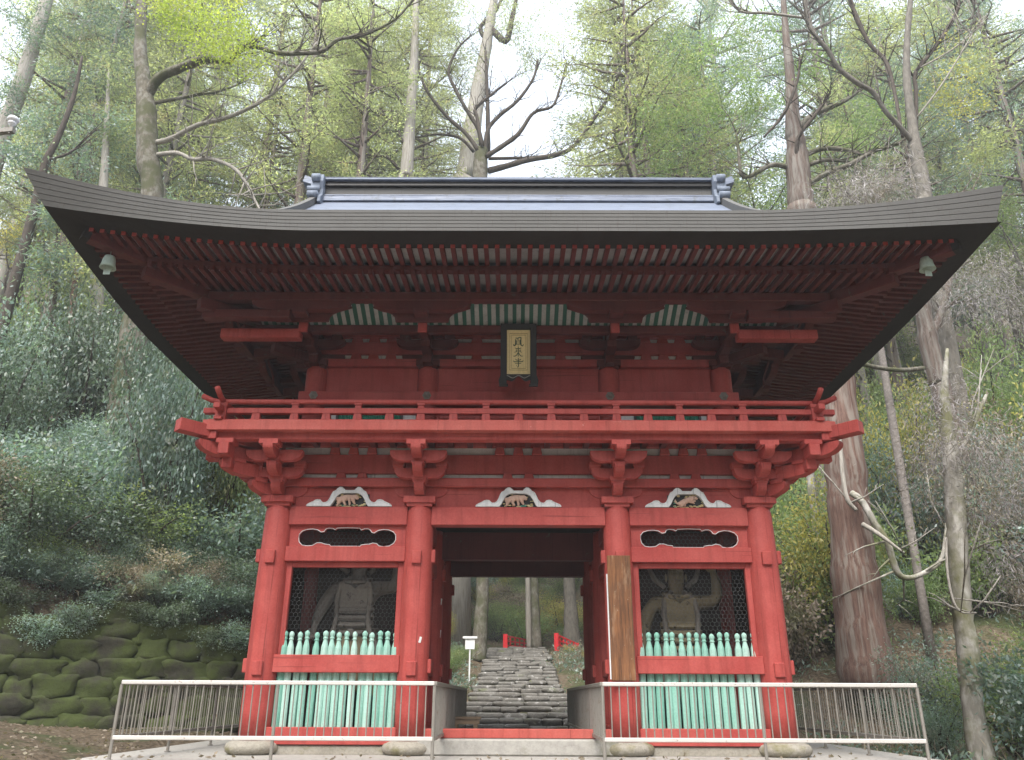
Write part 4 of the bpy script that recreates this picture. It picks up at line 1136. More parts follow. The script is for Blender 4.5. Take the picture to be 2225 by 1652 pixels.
# ================================================================== GUARDIAN STATUES
def skinned(name, nodes, edges, root, mat, parent, sub=2):
    me = bpy.data.meshes.new(name); me.from_pydata([n[:3] for n in nodes], edges, []); me.materials.append(mat)
    o = bpy.data.objects.new(name, me); col.objects.link(o); o.parent = parent
    sk = o.modifiers.new('Skin', 'SKIN'); sk.branch_smoothing = 0.6
    for i, d in enumerate(me.skin_vertices[0].data):
        r = nodes[i][3]; d.radius = (r, nodes[i][4] if len(nodes[i]) > 4 else r); d.use_root = (i == root)
    sb = o.modifiers.new('Sub', 'SUBSURF'); sb.levels = sub; sb.render_levels = sub
    me.polygons.foreach_set('use_smooth', [True] * len(me.polygons))
    sk.use_smooth_shade = True
    return o
def statue(x, y, dz, s, label, mat):
    t = thing('guardian_statue', label, 'statue', (x, y, 0.10))
    N = []; E_ = []
    def ch(pts, root=None):
        pr = root
        for p_ in pts:
            N.append((p_[0] * s, p_[1], p_[2] + dz, *p_[3:])); i = len(N) - 1
            if pr is not None: E_.append((pr, i))
            pr = i
        return pr
    ch([(0, 0, 1.50, .24), (0, -.05, 1.74, .27), (0, -.03, 2.02, .285), (0, 0, 2.28, .27), (0, 0, 2.44, .16), (0.0, -.04, 2.56, .12), (0.01, -.07, 2.70, .155), (0.01, -.05, 2.86, .145), (.01, -.03, 2.95, .08)])
    def hand(base, d, side, root):
        """palm and five separate curled fingers"""
        b = Vector(base); d = Vector(d).normalized(); sd_ = Vector(side).normalized(); up_ = d.cross(sd_)
        pi = ch([(*(b + d * .09), .055)], root)
        for k, L in enumerate((.085, .10, .095, .075)):
            o_ = b + d * .13 + sd_ * (-.05 + k * .034)
            ch([(*o_, .022), (*(o_ + d * L * .6 + up_ * .01), .020), (*(o_ + d * L + up_ * .045), .016)], pi)
        o_ = b + d * .04 - sd_ * .065
        ch([(*o_, .024), (*(o_ + d * .05 - sd_ * .035 + up_ * .02), .02), (*(o_ + d * .09 - sd_ * .04 + up_ * .05), .017)], pi)
    # arm hanging out at the viewer's left, hand spread
    w = ch([(-.36, 0, 2.36, .15), (-.50, -.04, 2.14, .13), (-.56, -.10, 1.98, .11), (-.60, -.22, 1.80, .085), (-.60, -.30, 1.70, .06)], 3)
    hand((-.60, -.31, 1.70), (-.1, -.35, -1), (1, -.3, 0), w)
    # other arm raised
    w = ch([(.36, 0, 2.38, .15), (.56, -.05, 2.34, .125), (.66, -.10, 2.42, .11), (.66, -.12, 2.68, .085), (.62, -.12, 2.80, .06)], 3)
    hand((.62, -.12, 2.80), (-.05, -.1, 1), (1, -.2, 0), w)
    # legs, weight on one side
    ch([(-.20, -.02, 1.34, .20), (-.26, -.10, 0.92, .145), (-.28, -.06, .80, .135), (-.30, 0, .42, .10), (-.30, -.02, .22, .085), (-.33, -.20, .17, .075)], 0)
    ch([(.20, .0, 1.34, .20), (.30, -.02, 0.92, .145), (.32, 0, .80, .135), (.36, .06, .42, .10), (.37, .05, .22, .085), (.44, -.12, .17, .075)], 0)
    b = skinned('body', N, E_, 0, mat, t)
    Z = lambda z: z + dz
    hd = MB()
    hd.rock((.01 * s, -.225, Z(2.72)), .07, .09, .08, 3, .9, 10, 7, .05); 
    for e in (-1, 1):
        hd.rock((.01 * s + e * .062, -.20, Z(2.775)), .055, .05, .04, 4, .9, 10, 7, .05); hd.rock((.01 * s + e * .065, -.195, Z(2.815)), .10, .06, .035, 5, .8, 10, 6, .05); hd.rock((.01 * s + e * .165, -.06, Z(2.74)), .04, .08, .14, 6, .9, 8, 7, .05)
    hd.rock((.01 * s, -.205, Z(2.645)), .11, .05, .035, 7, .8, 10, 6, .05)
    hd.build('face', mat, t, True)
    MB().rock((.01 * s, -.02, Z(3.03)), .13, .13, .16, 9, .9, 12, 8, .1).rock((.01 * s, -.03, Z(2.93)), .30, .30, .08, 8, .9, 12, 6, .05).build('topknot', M['dark_wood'], t, True)
    # skirt with folds, belly band, scarf
    sk = MB(); n = 40; prof = [(.30, 1.70), (.33, 1.60), (.36, 1.48), (.44, 1.25), (.50, 1.0), (.56, .78)]
    vs_ = []; fs = []
    for i, (r, z) in enumerate(prof):
        for k in range(n):
            a = 2 * PI * k / n; f = 1 + 0.02 * i * math.sin(a * 9 + i * .4)
            vs_.append((r * f * math.cos(a) * 1.08, r * f * math.sin(a) * .86 - .02, Z(z + .02 * i * math.sin(a * 3 + 1))))
    for i in range(len(prof) - 1):
        for k in range(n): fs.append((i * n + k, i * n + (k + 1) % n, (i + 1) * n + (k + 1) % n, (i + 1) * n + k))
    sk.add(vs_, fs).build('skirt', M['statue_gold'] if mat is M['statue'] else M['statue'], t, True)
    bt = MB(); bt.tube([(.33 * math.cos(a / 12 * 2 * PI) * 1.06, .33 * math.sin(a / 12 * 2 * PI) * .9 - .03, Z(1.66 - .06 * max(0, -math.sin(a / 12 * 2 * PI)))) for a in range(13)], 0.045, 8)
    bt.rock((0, -.37, Z(1.60)), .16, .10, .14, 2, .9, 12, 8, .1); bt.build('waist_sash', mat, t, True)
    sc = MB()
    for e in (-1, 1):
        sc.tube([(e * .10, -.17, Z(2.50)), (e * .24, -.26, Z(2.36)), (e * .27, -.31, Z(2.12)), (e * .25, -.33, Z(1.86)), (e * .28, -.34, Z(1.66)), (e * .40, -.30, Z(1.42)), (e * .46, -.30, Z(1.05))], [.035, .045, .045, .04, .045, .05, .04], 8)
        sc.tube([(e * .18, -.05, Z(2.58)), (e * .34, -.02, Z(2.72)), (e * .44, .05, Z(2.98))], [.04, .05, .03], 8)
    sc.build('scarf', M['statue'], t, True)
    ck = MB()
    ck.prism([(-.27, Z(2.02)), (-.30, Z(2.20)), (-.25, Z(2.40)), (-.08, Z(2.36)), (0, Z(2.30)), (.08, Z(2.36)), (.25, Z(2.40)), (.30, Z(2.20)), (.27, Z(2.02)), (0, Z(1.96))], 'y', -.30, -.20)
    for k in range(3): ck.tube([(-.30, -.20, Z(1.98 - k * .11)), (-.18, -.315, Z(1.95 - k * .11)), (0, -.345, Z(1.94 - k * .11)), (.18, -.315, Z(1.95 - k * .11)), (.30, -.20, Z(1.98 - k * .11))], .05, 8)
    ck.tube([(.22 * math.cos(a / 14 * PI * 2), -.10 - .20 * max(-.3, -math.sin(a / 14 * PI * 2)), Z(2.47 - .07 * max(0, -math.sin(a / 14 * PI * 2)))) for a in range(15)], .035, 8)
    ck.build('breastplate', mat, t, False)
    MB().rock((0, 0, .0), 1.25, .95, .30, 40 + int(x), .6, 18, 10, .2).build('rock_base', M['base_stone'], t, True)
statue(-2.66, 1.12, 0.0, 1, 'grey weathered guardian statue behind wire mesh in the left niche', M['statue'])
statue(2.62, 1.12, -0.22, 1, 'dull gilt guardian statue behind wire mesh in the right niche', M['statue_gold'])
# ================================================================== VEGETATION
def leaves(name, C, Dv, L, W, mat, rng):
    """one mesh of n small diamond leaves: base points C, directions Dv, lengths L, widths W (numpy)"""
    n = len(C)
    R = rng.normal(size=(n, 3)); S = np.cross(Dv, R); S /= np.linalg.norm(S, axis=1, keepdims=True) + 1e-9
    Lc = np.asarray(L).reshape(-1, 1) * np.ones((n, 1)); Wc = np.asarray(W).reshape(-1, 1) * np.ones((n, 1))
    v = np.empty((n, 4, 3)); v[:, 0] = C; v[:, 1] = C + Dv * Lc * .45 + S * Wc * .5; v[:, 2] = C + Dv * Lc; v[:, 3] = C + Dv * Lc * .45 - S * Wc * .5
    me = bpy.data.meshes.new(name); me.vertices.add(n * 4); me.vertices.foreach_set('co', v.astype(np.float32).ravel())
    me.loops.add(n * 4); me.loops.foreach_set('vertex_index', np.arange(n * 4, dtype=np.int32))
    me.polygons.add(n); me.polygons.foreach_set('loop_start', np.arange(0, n * 4, 4, dtype=np.int32))
    me.update(calc_edges=True); me.materials.append(mat); return me
def unit(a): return a / (np.linalg.norm(a, axis=1, keepdims=True) + 1e-9)
def clumps(cent, sig, per, rng, droop=0.3, out=None, spread=0.9):
    """leaf base points and directions for clumps of leaves"""
    cent = np.asarray(cent, float); sig = np.asarray(sig, float)
    if sig.ndim == 1: sig = np.tile(sig, (len(cent), 1))
    C = np.repeat(cent, per, 0); off = rng.normal(size=C.shape) * np.repeat(sig, per, 0)
    Dv = off / (np.repeat(sig, per, 0) + 1e-6) * 0.6 + rng.normal(size=C.shape) * spread
    if out is not None: Dv += np.repeat(np.asarray(out, float), per, 0) * 0.8
    Dv[:, 2] -= droop
    return C + off, unit(Dv)

def cedar_variant(seed, h, r0, bare, cr, lean=0.0):
    rg = random.Random(seed); rng = np.random.default_rng(seed)
    ph = rg.uniform(0, 6); pts = []; rr = []
    for k in range(11):
        t = k / 10; pts.append((math.sin(ph + t * 3) * .12 * h * .06 + lean * t * h, math.cos(ph + t * 2.3) * .12 * h * .05, t * h)); rr.append(r0 * (1 - t) ** 0.8 * 1.0 + 0.025 + (r0 * .35 if k == 0 else 0))
    tr = MB(); tr.tube(pts, rr, 9, wob=.06, seed=seed)
    def at(t):
        f = t * 10; i = min(9, int(f)); a, b = Vector(pts[i]), Vector(pts[i + 1]); return a.lerp(b, f - i)
    cc, oo = [], []; nb = int(52 * h / 22)
    for k in range(nb):
        t = bare + (0.985 - bare) * (k + rg.random()) / nb
        L = cr * (0.30 + 0.75 * math.sin(min(1, (1 - t) / (1 - bare) * 1.25 + .12) * PI / 2)) * rg.uniform(.65, 1.15)
        az = rg.uniform(0, 2 * PI); d = Vector((math.cos(az), math.sin(az), 0)); b0 = at(t); up = rg.uniform(.05, .5)
        q = [b0, b0 + d * L * .35 + Vector((0, 0, L * .35 * up * .4)), b0 + d * L * .7 + Vector((rg.uniform(-.2, .2), rg.uniform(-.2, .2), L * up * .35)), b0 + d * L + Vector((rg.uniform(-.3, .3), rg.uniform(-.3, .3), L * up * .55))]
        tr.tube(q, [.05 + .012 * L, .035 + .006 * L, .022, .010], 5)
        m = 5
        for j in range(m):
            f = .42 + .62 * (j + rg.random() * .6) / m; i = min(2, int(f * 3)); p_ = q[i].lerp(q[i + 1], min(1.15, f * 3 - i))
            cc.append(p_ + Vector((rg.uniform(-.35, .35), rg.uniform(-.35, .35), rg.uniform(-.15, .25)))); oo.append(d + Vector((0, 0, .15)))
    for k in range(int(nb * .45)):                     # dead stubs on the bare stem
        t = rg.uniform(bare * .45, bare + .1); az = rg.uniform(0, 2 * PI); L = rg.uniform(.4, 1.8); b0 = at(t)
        d = Vector((math.cos(az), math.sin(az), rg.uniform(-.1, .5)))
        tr.tube([b0, b0 + d * L * .5 + Vector((0, 0, .05)), b0 + d * L + Vector((rg.uniform(-.2, .2), rg.uniform(-.2, .2), .1))], [.04, .022, .008], 4)
    C, Dv = clumps(cc, (.30, .30, .15), 58, rng, .3, oo)
    return tr, leaves('crown', C, Dv, rng.uniform(.12, .27, len(C)), rng.uniform(.028, .06, len(C)), M['lf_cedar'], rng)
def broad_variant(seed, h, r0, cr, fork=0.4):
    rg = random.Random(seed); rng = np.random.default_rng(seed); tr = MB(); cc = []; oo = []
    def grow(p, d, L, r, depth):
        q = [p]; dd = d.copy()
        for k in range(4):
            dd = (dd + Vector((rg.uniform(-.22, .22), rg.uniform(-.22, .22), rg.uniform(-.08, .16)))).normalized(); q.append(q[-1] + dd * L / 4)
        tr.tube(q, [r * (1 - .13 * k) for k in range(5)], 7 if depth < 2 else 5)
        if depth >= 3 or L < .7:
            for f in (1, 2, 3, 4): cc.append(q[f] + Vector((rg.uniform(-.4, .4), rg.uniform(-.4, .4), rg.uniform(-.2, .3)))); oo.append(dd)
            return
        for k in range(rg.choice((2, 3, 3))):
            a = rg.uniform(0, 2 * PI); s = Vector((math.cos(a), math.sin(a), rg.uniform(-.1, .5))).normalized()
            grow(q[-1] if k < 2 else q[3], (dd * .8 + s * .75).normalized(), L * rg.uniform(.6, .8), r * .6, depth + 1)
    grow(Vector((0, 0, 0)), Vector((rg.uniform(-.1, .1), rg.uniform(-.1, .1), 1)), h * fork, r0, 0)
    C, Dv = clumps(cc, (.50 * cr, .50 * cr, .30 * cr), max(40, int(10000 / len(cc))), rng, .25)
    return tr, leaves('crown', C, Dv, rng.uniform(.11, .20, len(C)), rng.uniform(.055, .10, len(C)), M['lf_green'], rng)
def shrub_variant(seed, h, w, n=4600, L=(.06, .125), W=(.028, .055), droop=.2):
    rg = random.Random(seed); rng = np.random.default_rng(seed); tr = MB(); cc = []
    for k in range(rg.randint(6, 10)):
        a = rg.uniform(0, 2 * PI); e = rg.uniform(.3, 1) * w; hh = h * rg.uniform(.5, 1)
        q = [Vector((0, 0, -.15)), Vector((math.cos(a) * e * .3, math.sin(a) * e * .3, hh * .45)), Vector((math.cos(a) * e * .7, math.sin(a) * e * .7, hh * .8)), Vector((math.cos(a) * e, math.sin(a) * e, hh * rg.uniform(.85, 1)))]
        tr.tube(q, [.03, .022, .014, .006], 5)
        for j in range(7):
            f = .3 + .7 * j / 6; i = min(2, int(f * 3)); cc.append(q[i].lerp(q[i + 1], f * 3 - i) + Vector((rg.uniform(-.25, .25) * w, rg.uniform(-.25, .25) * w, rg.uniform(-.1, .12) * h)))
    C, Dv = clumps(cc, (.15 * w, .15 * w, .09 * h), n // len(cc), rng, droop)
    return tr, leaves('foliage', C, Dv, rng.uniform(*L, len(C)), rng.uniform(*W, len(C)), M['lf_blue'], rng)
def dry_variant(seed, h, w, n=3200):
    """arching plant of thin drooping grey sprays"""
    rg = random.Random(seed); rng = np.random.default_rng(seed); tr = MB(); cc = []
    for k in range(14):
        a = rg.uniform(0, 2 * PI); e = rg.uniform(.4, 1) * w; hh = h * rg.uniform(.7, 1)
        q = [Vector((0, 0, 0)), Vector((math.cos(a) * e * .35, math.sin(a) * e * .35, hh * .8)), Vector((math.cos(a) * e * .75, math.sin(a) * e * .75, hh * .95)), Vector((math.cos(a) * e, math.sin(a) * e, hh * rg.uniform(.35, .7)))]
        tr.tube(q, [.03, .02, .012, .005], 4)
        for j in range(7):
            f = .35 + .65 * j / 6; i = min(2, int(f * 3)); cc.append(q[i].lerp(q[i + 1], f * 3 - i) + Vector((rg.uniform(-.15, .15) * w, rg.uniform(-.15, .15) * w, -rg.uniform(0, .15) * h)))
    C, Dv = clumps(cc, (.15 * w, .15 * w, .12 * h), n // len(cc), rng, 1.5, spread=.55)
    return tr, leaves('foliage', C, Dv, rng.uniform(.10, .24, len(C)), rng.uniform(.010, .022, len(C)), M['lf_dry'], rng)

# meshes of each kind, one per material so that copies share them
def kinds(var, tag_, barks, lfs, nm='trunk'):
    tr, lf = var; out = []
    for bk in barks:
        tm = tr.mesh(nm, M[bk], True)
        for lm_ in lfs:
            l2 = lf if lm_ == lfs[0] and bk == barks[0] else lf.copy()
            l2.materials.clear(); l2.materials.append(M[lm_]); out.append((tm, l2))
    return out
CED = kinds(cedar_variant(1, 24, .30, .30, 3.0), 'c', ['bark_cedar', 'bark_pale'], ['lf_cedar', 'lf_pale']) + \
      kinds(cedar_variant(2, 27, .34, .26, 3.4), 'c', ['bark_cedar'], ['lf_cedar', 'lf_pale', 'lf_green']) + \
      kinds(cedar_variant(3, 22, .26, .24, 2.7), 'c', ['bark_grey', 'bark_pale'], ['lf_pale', 'lf_cedar']) + \
      kinds(cedar_variant(4, 25, .28, .36, 3.1, .02), 'c', ['bark_cedar'], ['lf_pale', 'lf_blue'])
BRD = kinds(broad_variant(11, 15, .20, 1.3), 'b', ['bark_grey'], ['lf_green', 'lf_blue', 'lf_maple']) + \
      kinds(broad_variant(12, 18, .24, 1.4), 'b', ['bark_moss'], ['lf_green', 'lf_pale', 'lf_dark']) + \
      kinds(broad_variant(13, 11, .14, 1.0), 'b', ['bark_dark'], ['lf_blue', 'lf_yellow', 'lf_green'])
SHB = [kinds(shrub_variant(20 + i, 1.5, 1.15), 's', ['bark_dark'], ['lf_blue', 'lf_dark', 'lf_green', 'lf_yellow', 'lf_brown'], 'stems') for i in range(4)]
YNG = [kinds(shrub_variant(60 + i, 1.5, 1.0, 9000, (.034, .07), (.016, .032)), 's', ['bark_dark'], ['lf_blue', 'lf_dark', 'lf_green', 'lf_yellow', 'lf_brown'], 'stems') for i in range(3)]
DRY = kinds(dry_variant(31, 2.0, 1.2), 'd', ['twig'], ['lf_dry'], 'stems') + kinds(dry_variant(32, 2.6, 1.4), 'd', ['twig'], ['lf_dry'], 'stems')
AUTO = []
PNAME = {0: ('trunk', 'crown'), 1: ('stems', 'foliage')}
def plant(name, pair, loc, sc, rz, label, cat, group, shrub=False):
    t = thing(name, label, cat, loc, rz, group); t.scale = sc if isinstance(sc, tuple) else (sc, sc, sc)
    AUTO.append((t, label, Vector(loc) + Vector((0, 0, (0.72 if not shrub else .6) * (24 if not shrub and cat == 'tree' else 1.5) * t.scale[2]))))
    a, b = PNAME[1 if shrub else 0]
    for nm_, me in ((a, pair[0]), (b, pair[1])):
        o = bpy.data.objects.new(nm_, me); col.objects.link(o); o.parent = t
    return t

# ---- named trees of the photograph, each at its own distance
def hero(name, label, cat, base, barkm, trunk, limbs, leafsets, group=None, n=10, seed=1, twig=1.0):
    """trunk/limbs: lists of (px, py, distance, width px); leafsets: (material, [(px,py,d,sx,sy)...], per, L, W)"""
    t = thing(name, label, cat, base, 0, group); o = Vector(base)
    pts = [o + Vector((0, 0, -.3))] if trunk and (P(*trunk[0][:3]) - o).length > 1.0 else []
    q = [P(a, b, d) for a, b, d, w in trunk]; rr = [PR(w, b, d) for a, b, d, w in trunk]
    if pts: q = pts + q; rr = [rr[0] * 1.25] + rr
    def dense(q, rr, k=4, amp=.25):
        Q, R_ = [], []; rg = random.Random(seed)
        for i in range(len(q) - 1):
            p0, p1, p2, p3 = q[max(i - 1, 0)], q[i], q[i + 1], q[min(i + 2, len(q) - 1)]
            for j in range(k):
                u = j / k
                Q.append(0.5 * ((2 * p1) + (-p0 + p2) * u + (2 * p0 - 5 * p1 + 4 * p2 - p3) * u * u + (-p0 + 3 * p1 - 3 * p2 + p3) * u ** 3)); R_.append((rr[i] * (1 - u) + rr[i + 1] * u) * rg.uniform(.93, 1.07))
        Q.append(q[-1]); R_.append(rr[-1]); return Q, R_
    Q, R_ = dense(q, rr); mb = MB().tube([p - o for p in Q], R_, n + 4, wob=.05, seed=seed); mb.build('trunk', M[barkm], t, True)
    for lb in limbs:
        bk = barkm
        if isinstance(lb, tuple): bk, lb = lb
        q = [P(a, b, d) for a, b, d, w in lb]; Q, R_ = dense(q, [PR(w, b, d) * .84 for a, b, d, w in lb], 4)
        mb = MB().tube([p - o for p in Q], R_, 8, wob=.05, seed=seed)
        rg = random.Random(seed + len(Q))
        for k in range(int(len(Q) * twig)):              # twigs along the limb, each forking again
            i = rg.randint(len(Q) // 4, len(Q) - 1); d_ = (Vector((rg.uniform(-1, 1), rg.uniform(-.7, .7), rg.uniform(-.2, 1))) + (Q[min(i + 1, len(Q) - 1)] - Q[max(i - 1, 0)]).normalized() * .7).normalized(); L = rg.uniform(.5, 2.0)
            p0 = Q[i] - o; p1 = p0 + d_ * L * .5; p2 = p1 + (d_ + Vector((rg.uniform(-.5, .5), rg.uniform(-.4, .4), rg.uniform(-.2, .5)))) * L * .5
            mb.tube([p0, p1, p2], [min(.034, R_[i] * .6), .017, .007], 5)
            for pp in (p1, p1.lerp(p2, .5)):
                e = (d_ + Vector((rg.uniform(-.9, .9), rg.uniform(-.7, .7), rg.uniform(-.3, .7)))) * L * rg.uniform(.2, .45)
                mb.tube([pp, pp + e * .55 + Vector((0, 0, .03)), pp + e], [.012, .009, .005], 4)
        mb.build('limb', M[bk], t, True)
    for i, (mat, cl, per, L, W, droop) in enumerate(leafsets):
        rng = np.random.default_rng(seed * 10 + i); cc = []; ss = []
        for (a, b, d, sx, sy) in cl:
            c = P(a, b, d); rx, rz_ = PR(sx * 2, b, d), PR(sy * 2, b, d); m = max(3, int(sx * sy / 110))
            for k in range(m):
                e = rng.normal(size=3); cc.append((c.x - o.x + e[0] * rx * .55, c.y - o.y + e[1] * rx * .55, c.z - o.z + e[2] * rz_ * .55)); ss.append((.34, .34, .2))
        C, Dv = clumps(cc, np.array(ss), per, rng, droop)
        me = leaves('crown', C, Dv, rng.uniform(*L, len(C)), rng.uniform(*W, len(C)), M[mat], rng)
        ob = bpy.data.objects.new('crown', me); col.objects.link(ob); ob.parent = t
    return t
def foot(px, py, d):
    p_ = P(px, py, d); return Vector((p_.x, p_.y, H(p_.x, p_.y)))
NEED = ((.14, .30), (.03, .07)); BROAD = ((.10, .19), (.05, .10))
d = 24
hero('maple_tree', 'mossy tree with a thick limb arching right and yellow green leaves above the left roof', 'tree', foot(330, 600, d), 'bark_moss',
     [(326, 470, d, 48), (320, 340, d, 46), (318, 240, d, 40), (312, 180, d, 32), (305, 100, d, 26), (308, 0, d, 22), (312, -90, d, 14)],
     [[(318, 210, d, 28), (345, 168, d - .3, 26), (395, 145, d - .6, 24), (450, 126, d - 1, 22), (500, 131, d - 1.2, 18), (522, 108, d - 1.4, 15), (560, 100, d - 1.6, 13), (600, 113, d - 1.8, 12), (650, 115, d - 2, 11), (702, 110, d - 2.2, 10), (736, 85, d - 2.3, 9), (790, 76, d - 2.4, 8), (860, 42, d - 2.5, 6), (905, -10, d - 2.6, 4)],
      ('bark_pale', [(338, 308, d, 14), (370, 300, d - .3, 13), (430, 270, d - .6, 12), (490, 255, d - .8, 11), (545, 232, d - 1, 10), (595, 200, d - 1.2, 8), (645, 150, d - 1.3, 6), (690, 90, d - 1.4, 4)]),
      ('bark_pale', [(340, 335, d, 13), (385, 331, d - .5, 12), (420, 345, d - .7, 11), (458, 344, d - .9, 11), (505, 362, d - 1.1, 10), (533, 392, d - 1.3, 9), (553, 432, d - 1.4, 7), (565, 455, d - 1.5, 5)]),
      [(335, 222, d, 10), (420, 206, d + .4, 8), (480, 196, d + .8, 6), (525, 178, d + 1, 4)]],
     [('lf_maple', [(400, 10, d - 3, 70, 30), (460, 45, d - 3, 75, 32), (500, 95, d - 3, 50, 26), (440, 90, d - 3, 40, 18), (380, 40, d - 3, 50, 20), (530, 140, d - 3, 22, 14), (350, -20, d - 3, 60, 20), (540, 70, d - 3, 25, 18)], 75, (.07, .13), (.04, .075), .3)], n=12, seed=3)
d = 32
hero('cedar_tree', 'pale trunk leaning right at the far upper left corner', 'tree', foot(-60, 600, d), 'bark_pale',
     [(-50, 480, d, 40), (-10, 330, d, 38), (25, 235, d, 35), (52, 160, d, 31), (78, 75, d, 27), (103, -10, d, 23), (125, -90, d, 16)], [], 
     [('lf_blue', [(190, 60, d, 60, 40), (160, 180, d, 60, 40), (240, 110, d, 50, 60), (120, 290, d, 60, 40), (260, 20, d, 60, 30), (60, 60, d - 1, 40, 40), (30, 200, d - 1, 30, 40), (110, 20, d - 1, 60, 25)], 60, *NEED, .4)], seed=4)
d = 28
hero('young_tree', 'dark slender trunk leaning right behind the left tip of the roof', 'tree', foot(20, 640, d), 'bark_dark',
     [(60, 500, d, 20), (78, 430, d, 18), (98, 350, d, 16), (128, 290, d, 13), (160, 205, d, 9), (178, 120, d, 5)], [[(104, 345, d, 8), (150, 330, d, 6), (185, 300, d, 4)]],
     [('lf_blue', [(60, 340, d, 50, 40), (170, 350, d + 2, 50, 40), (230, 270, d + 2, 50, 50), (90, 260, d + 2, 40, 40)], 55, *BROAD, .3)], seed=5)
d = 35
hero('cedar_tree', 'slim sunlit cedar trunk behind the ridge, left of the fan branched tree', 'tree', foot(880, 640, d), 'bark_pale',
     [(876, 450, d, 30), (884, 380, d, 28), (890, 290, d, 25), (896, 200, d, 21), (902, 110, d, 17), (905, 10, d, 13), (906, -80, d, 8)],
     [('bark_dark', [(870, 370, d, 10), (840, 340, d - .5, 8), (800, 335, d - .8, 6), (770, 300, d - 1, 4)]), ('bark_dark', [(886, 330, d, 9), (850, 260, d - .6, 7), (800, 235, d - 1, 6), (740, 190, d - 1.3, 4)]), ('bark_dark', [(892, 250, d, 8), (860, 200, d, 6), (830, 140, d, 4)])],
     [('lf_pale', [(760, 250, d, 60, 40), (820, 190, d, 50, 40), (760, 110, d, 70, 50), (850, 80, d, 60, 40), (700, 320, d, 60, 40), (940, 60, d, 50, 50)], 50, *NEED, .3)], seed=6)
d = 47
hero('cedar_tree', 'white sunlit trunk rising behind the middle of the ridge', 'tree', foot(1010, 640, d), 'bark_pale',
     [(1005, 450, d, 50), (1012, 390, d, 46), (1024, 300, d, 40), (1040, 200, d, 32), (1058, 100, d, 24), (1075, 0, d, 18), (1088, -80, d, 12)], 
     [('bark_dark', [(1060, 90, d, 14), (1045, 60, d, 12), (1075, 30, d, 10), (1100, -20, d, 8)]), ('bark_dark', [(1066, 60, d, 18), (1100, 90, d - .4, 17), (1112, 50, d - .6, 14), (1125, -10, d - .8, 10)])],
     [('lf_pale', [(1000, 30, d, 70, 40), (1130, 60, d, 60, 50), (960, 110, d, 50, 40), (1150, 150, d, 40, 30), (1020, 150, d, 40, 25), (900, 30, d - 2, 60, 40), (1080, 10, d - 3, 90, 40), (1200, 90, d, 50, 40), (1280, 30, d, 80, 40), (980, 220, d - 2, 40, 30)], 60, *NEED, .3)], seed=7)
d = 38
hero('dead_tree', 'dead tree, bare branches fanning above the ridge, trunk seen in the passage near the sign', 'tree', foot(1038, 1440, d), 'bark_moss',
     [(1038, 1437, d, 36), (1041, 1400, d, 33), (1044, 1340, d, 30), (1048, 1255, d, 28), (1047, 800, d, 31), (1041, 450, d, 34), (1043, 390, d, 33), (1046, 345, d, 30), (1048, 325, d, 26)],
     [('bark_dark', [(a, b, d + o_, w) for a, b, w in s_]) for o_, s_ in (
        (-.2, [(1042, 330, 12), (1013, 290, 11), (972, 253, 10), (931, 201, 8), (914, 160, 6), (911, 135, 4)]),
        (.3, [(1047, 322, 12), (1041, 283, 11), (1013, 236, 10), (989, 191, 9), (976, 154, 7), (996, 106, 6), (1023, 79, 4)]),
        (-.4, [(1049, 318, 11), (1037, 253, 9), (1035, 236, 8), (1075, 201, 7), (1102, 181, 5)]),
        (.0, [(1054, 330, 12), (1061, 283, 11), (1085, 253, 10), (1126, 219, 9), (1160, 171, 7), (1170, 130, 5)]),
        (-.3, [(1058, 340, 13), (1098, 314, 13), (1129, 290, 12), (1160, 246, 9), (1201, 232, 7), (1218, 191, 6), (1232, 137, 4)]),
        (.2, [(1061, 372, 17), (1098, 362, 16), (1150, 348, 14), (1215, 336, 13), (1252, 314, 11), (1293, 256, 10), (1331, 198, 8), (1351, 137, 6), (1358, 80, 4)]),
        (.5, [(1061, 330, 14), (1061, 244, 11), (1059, 180, 9), (1056, 110, 6)]),
        (.6, [(1030, 330, 9), (1000, 300, 8), (950, 292, 6), (900, 300, 4)]),
        (.4, [(1062, 345, 9), (1120, 344, 8), (1180, 341, 6), (1240, 325, 4)]))],
     [('lf_cedar', [(1020, 130, d, 40, 30), (1150, 120, d, 30, 30), (985, 80, d, 40, 30)], 40, *NEED, .3)], seed=8)
d = 29
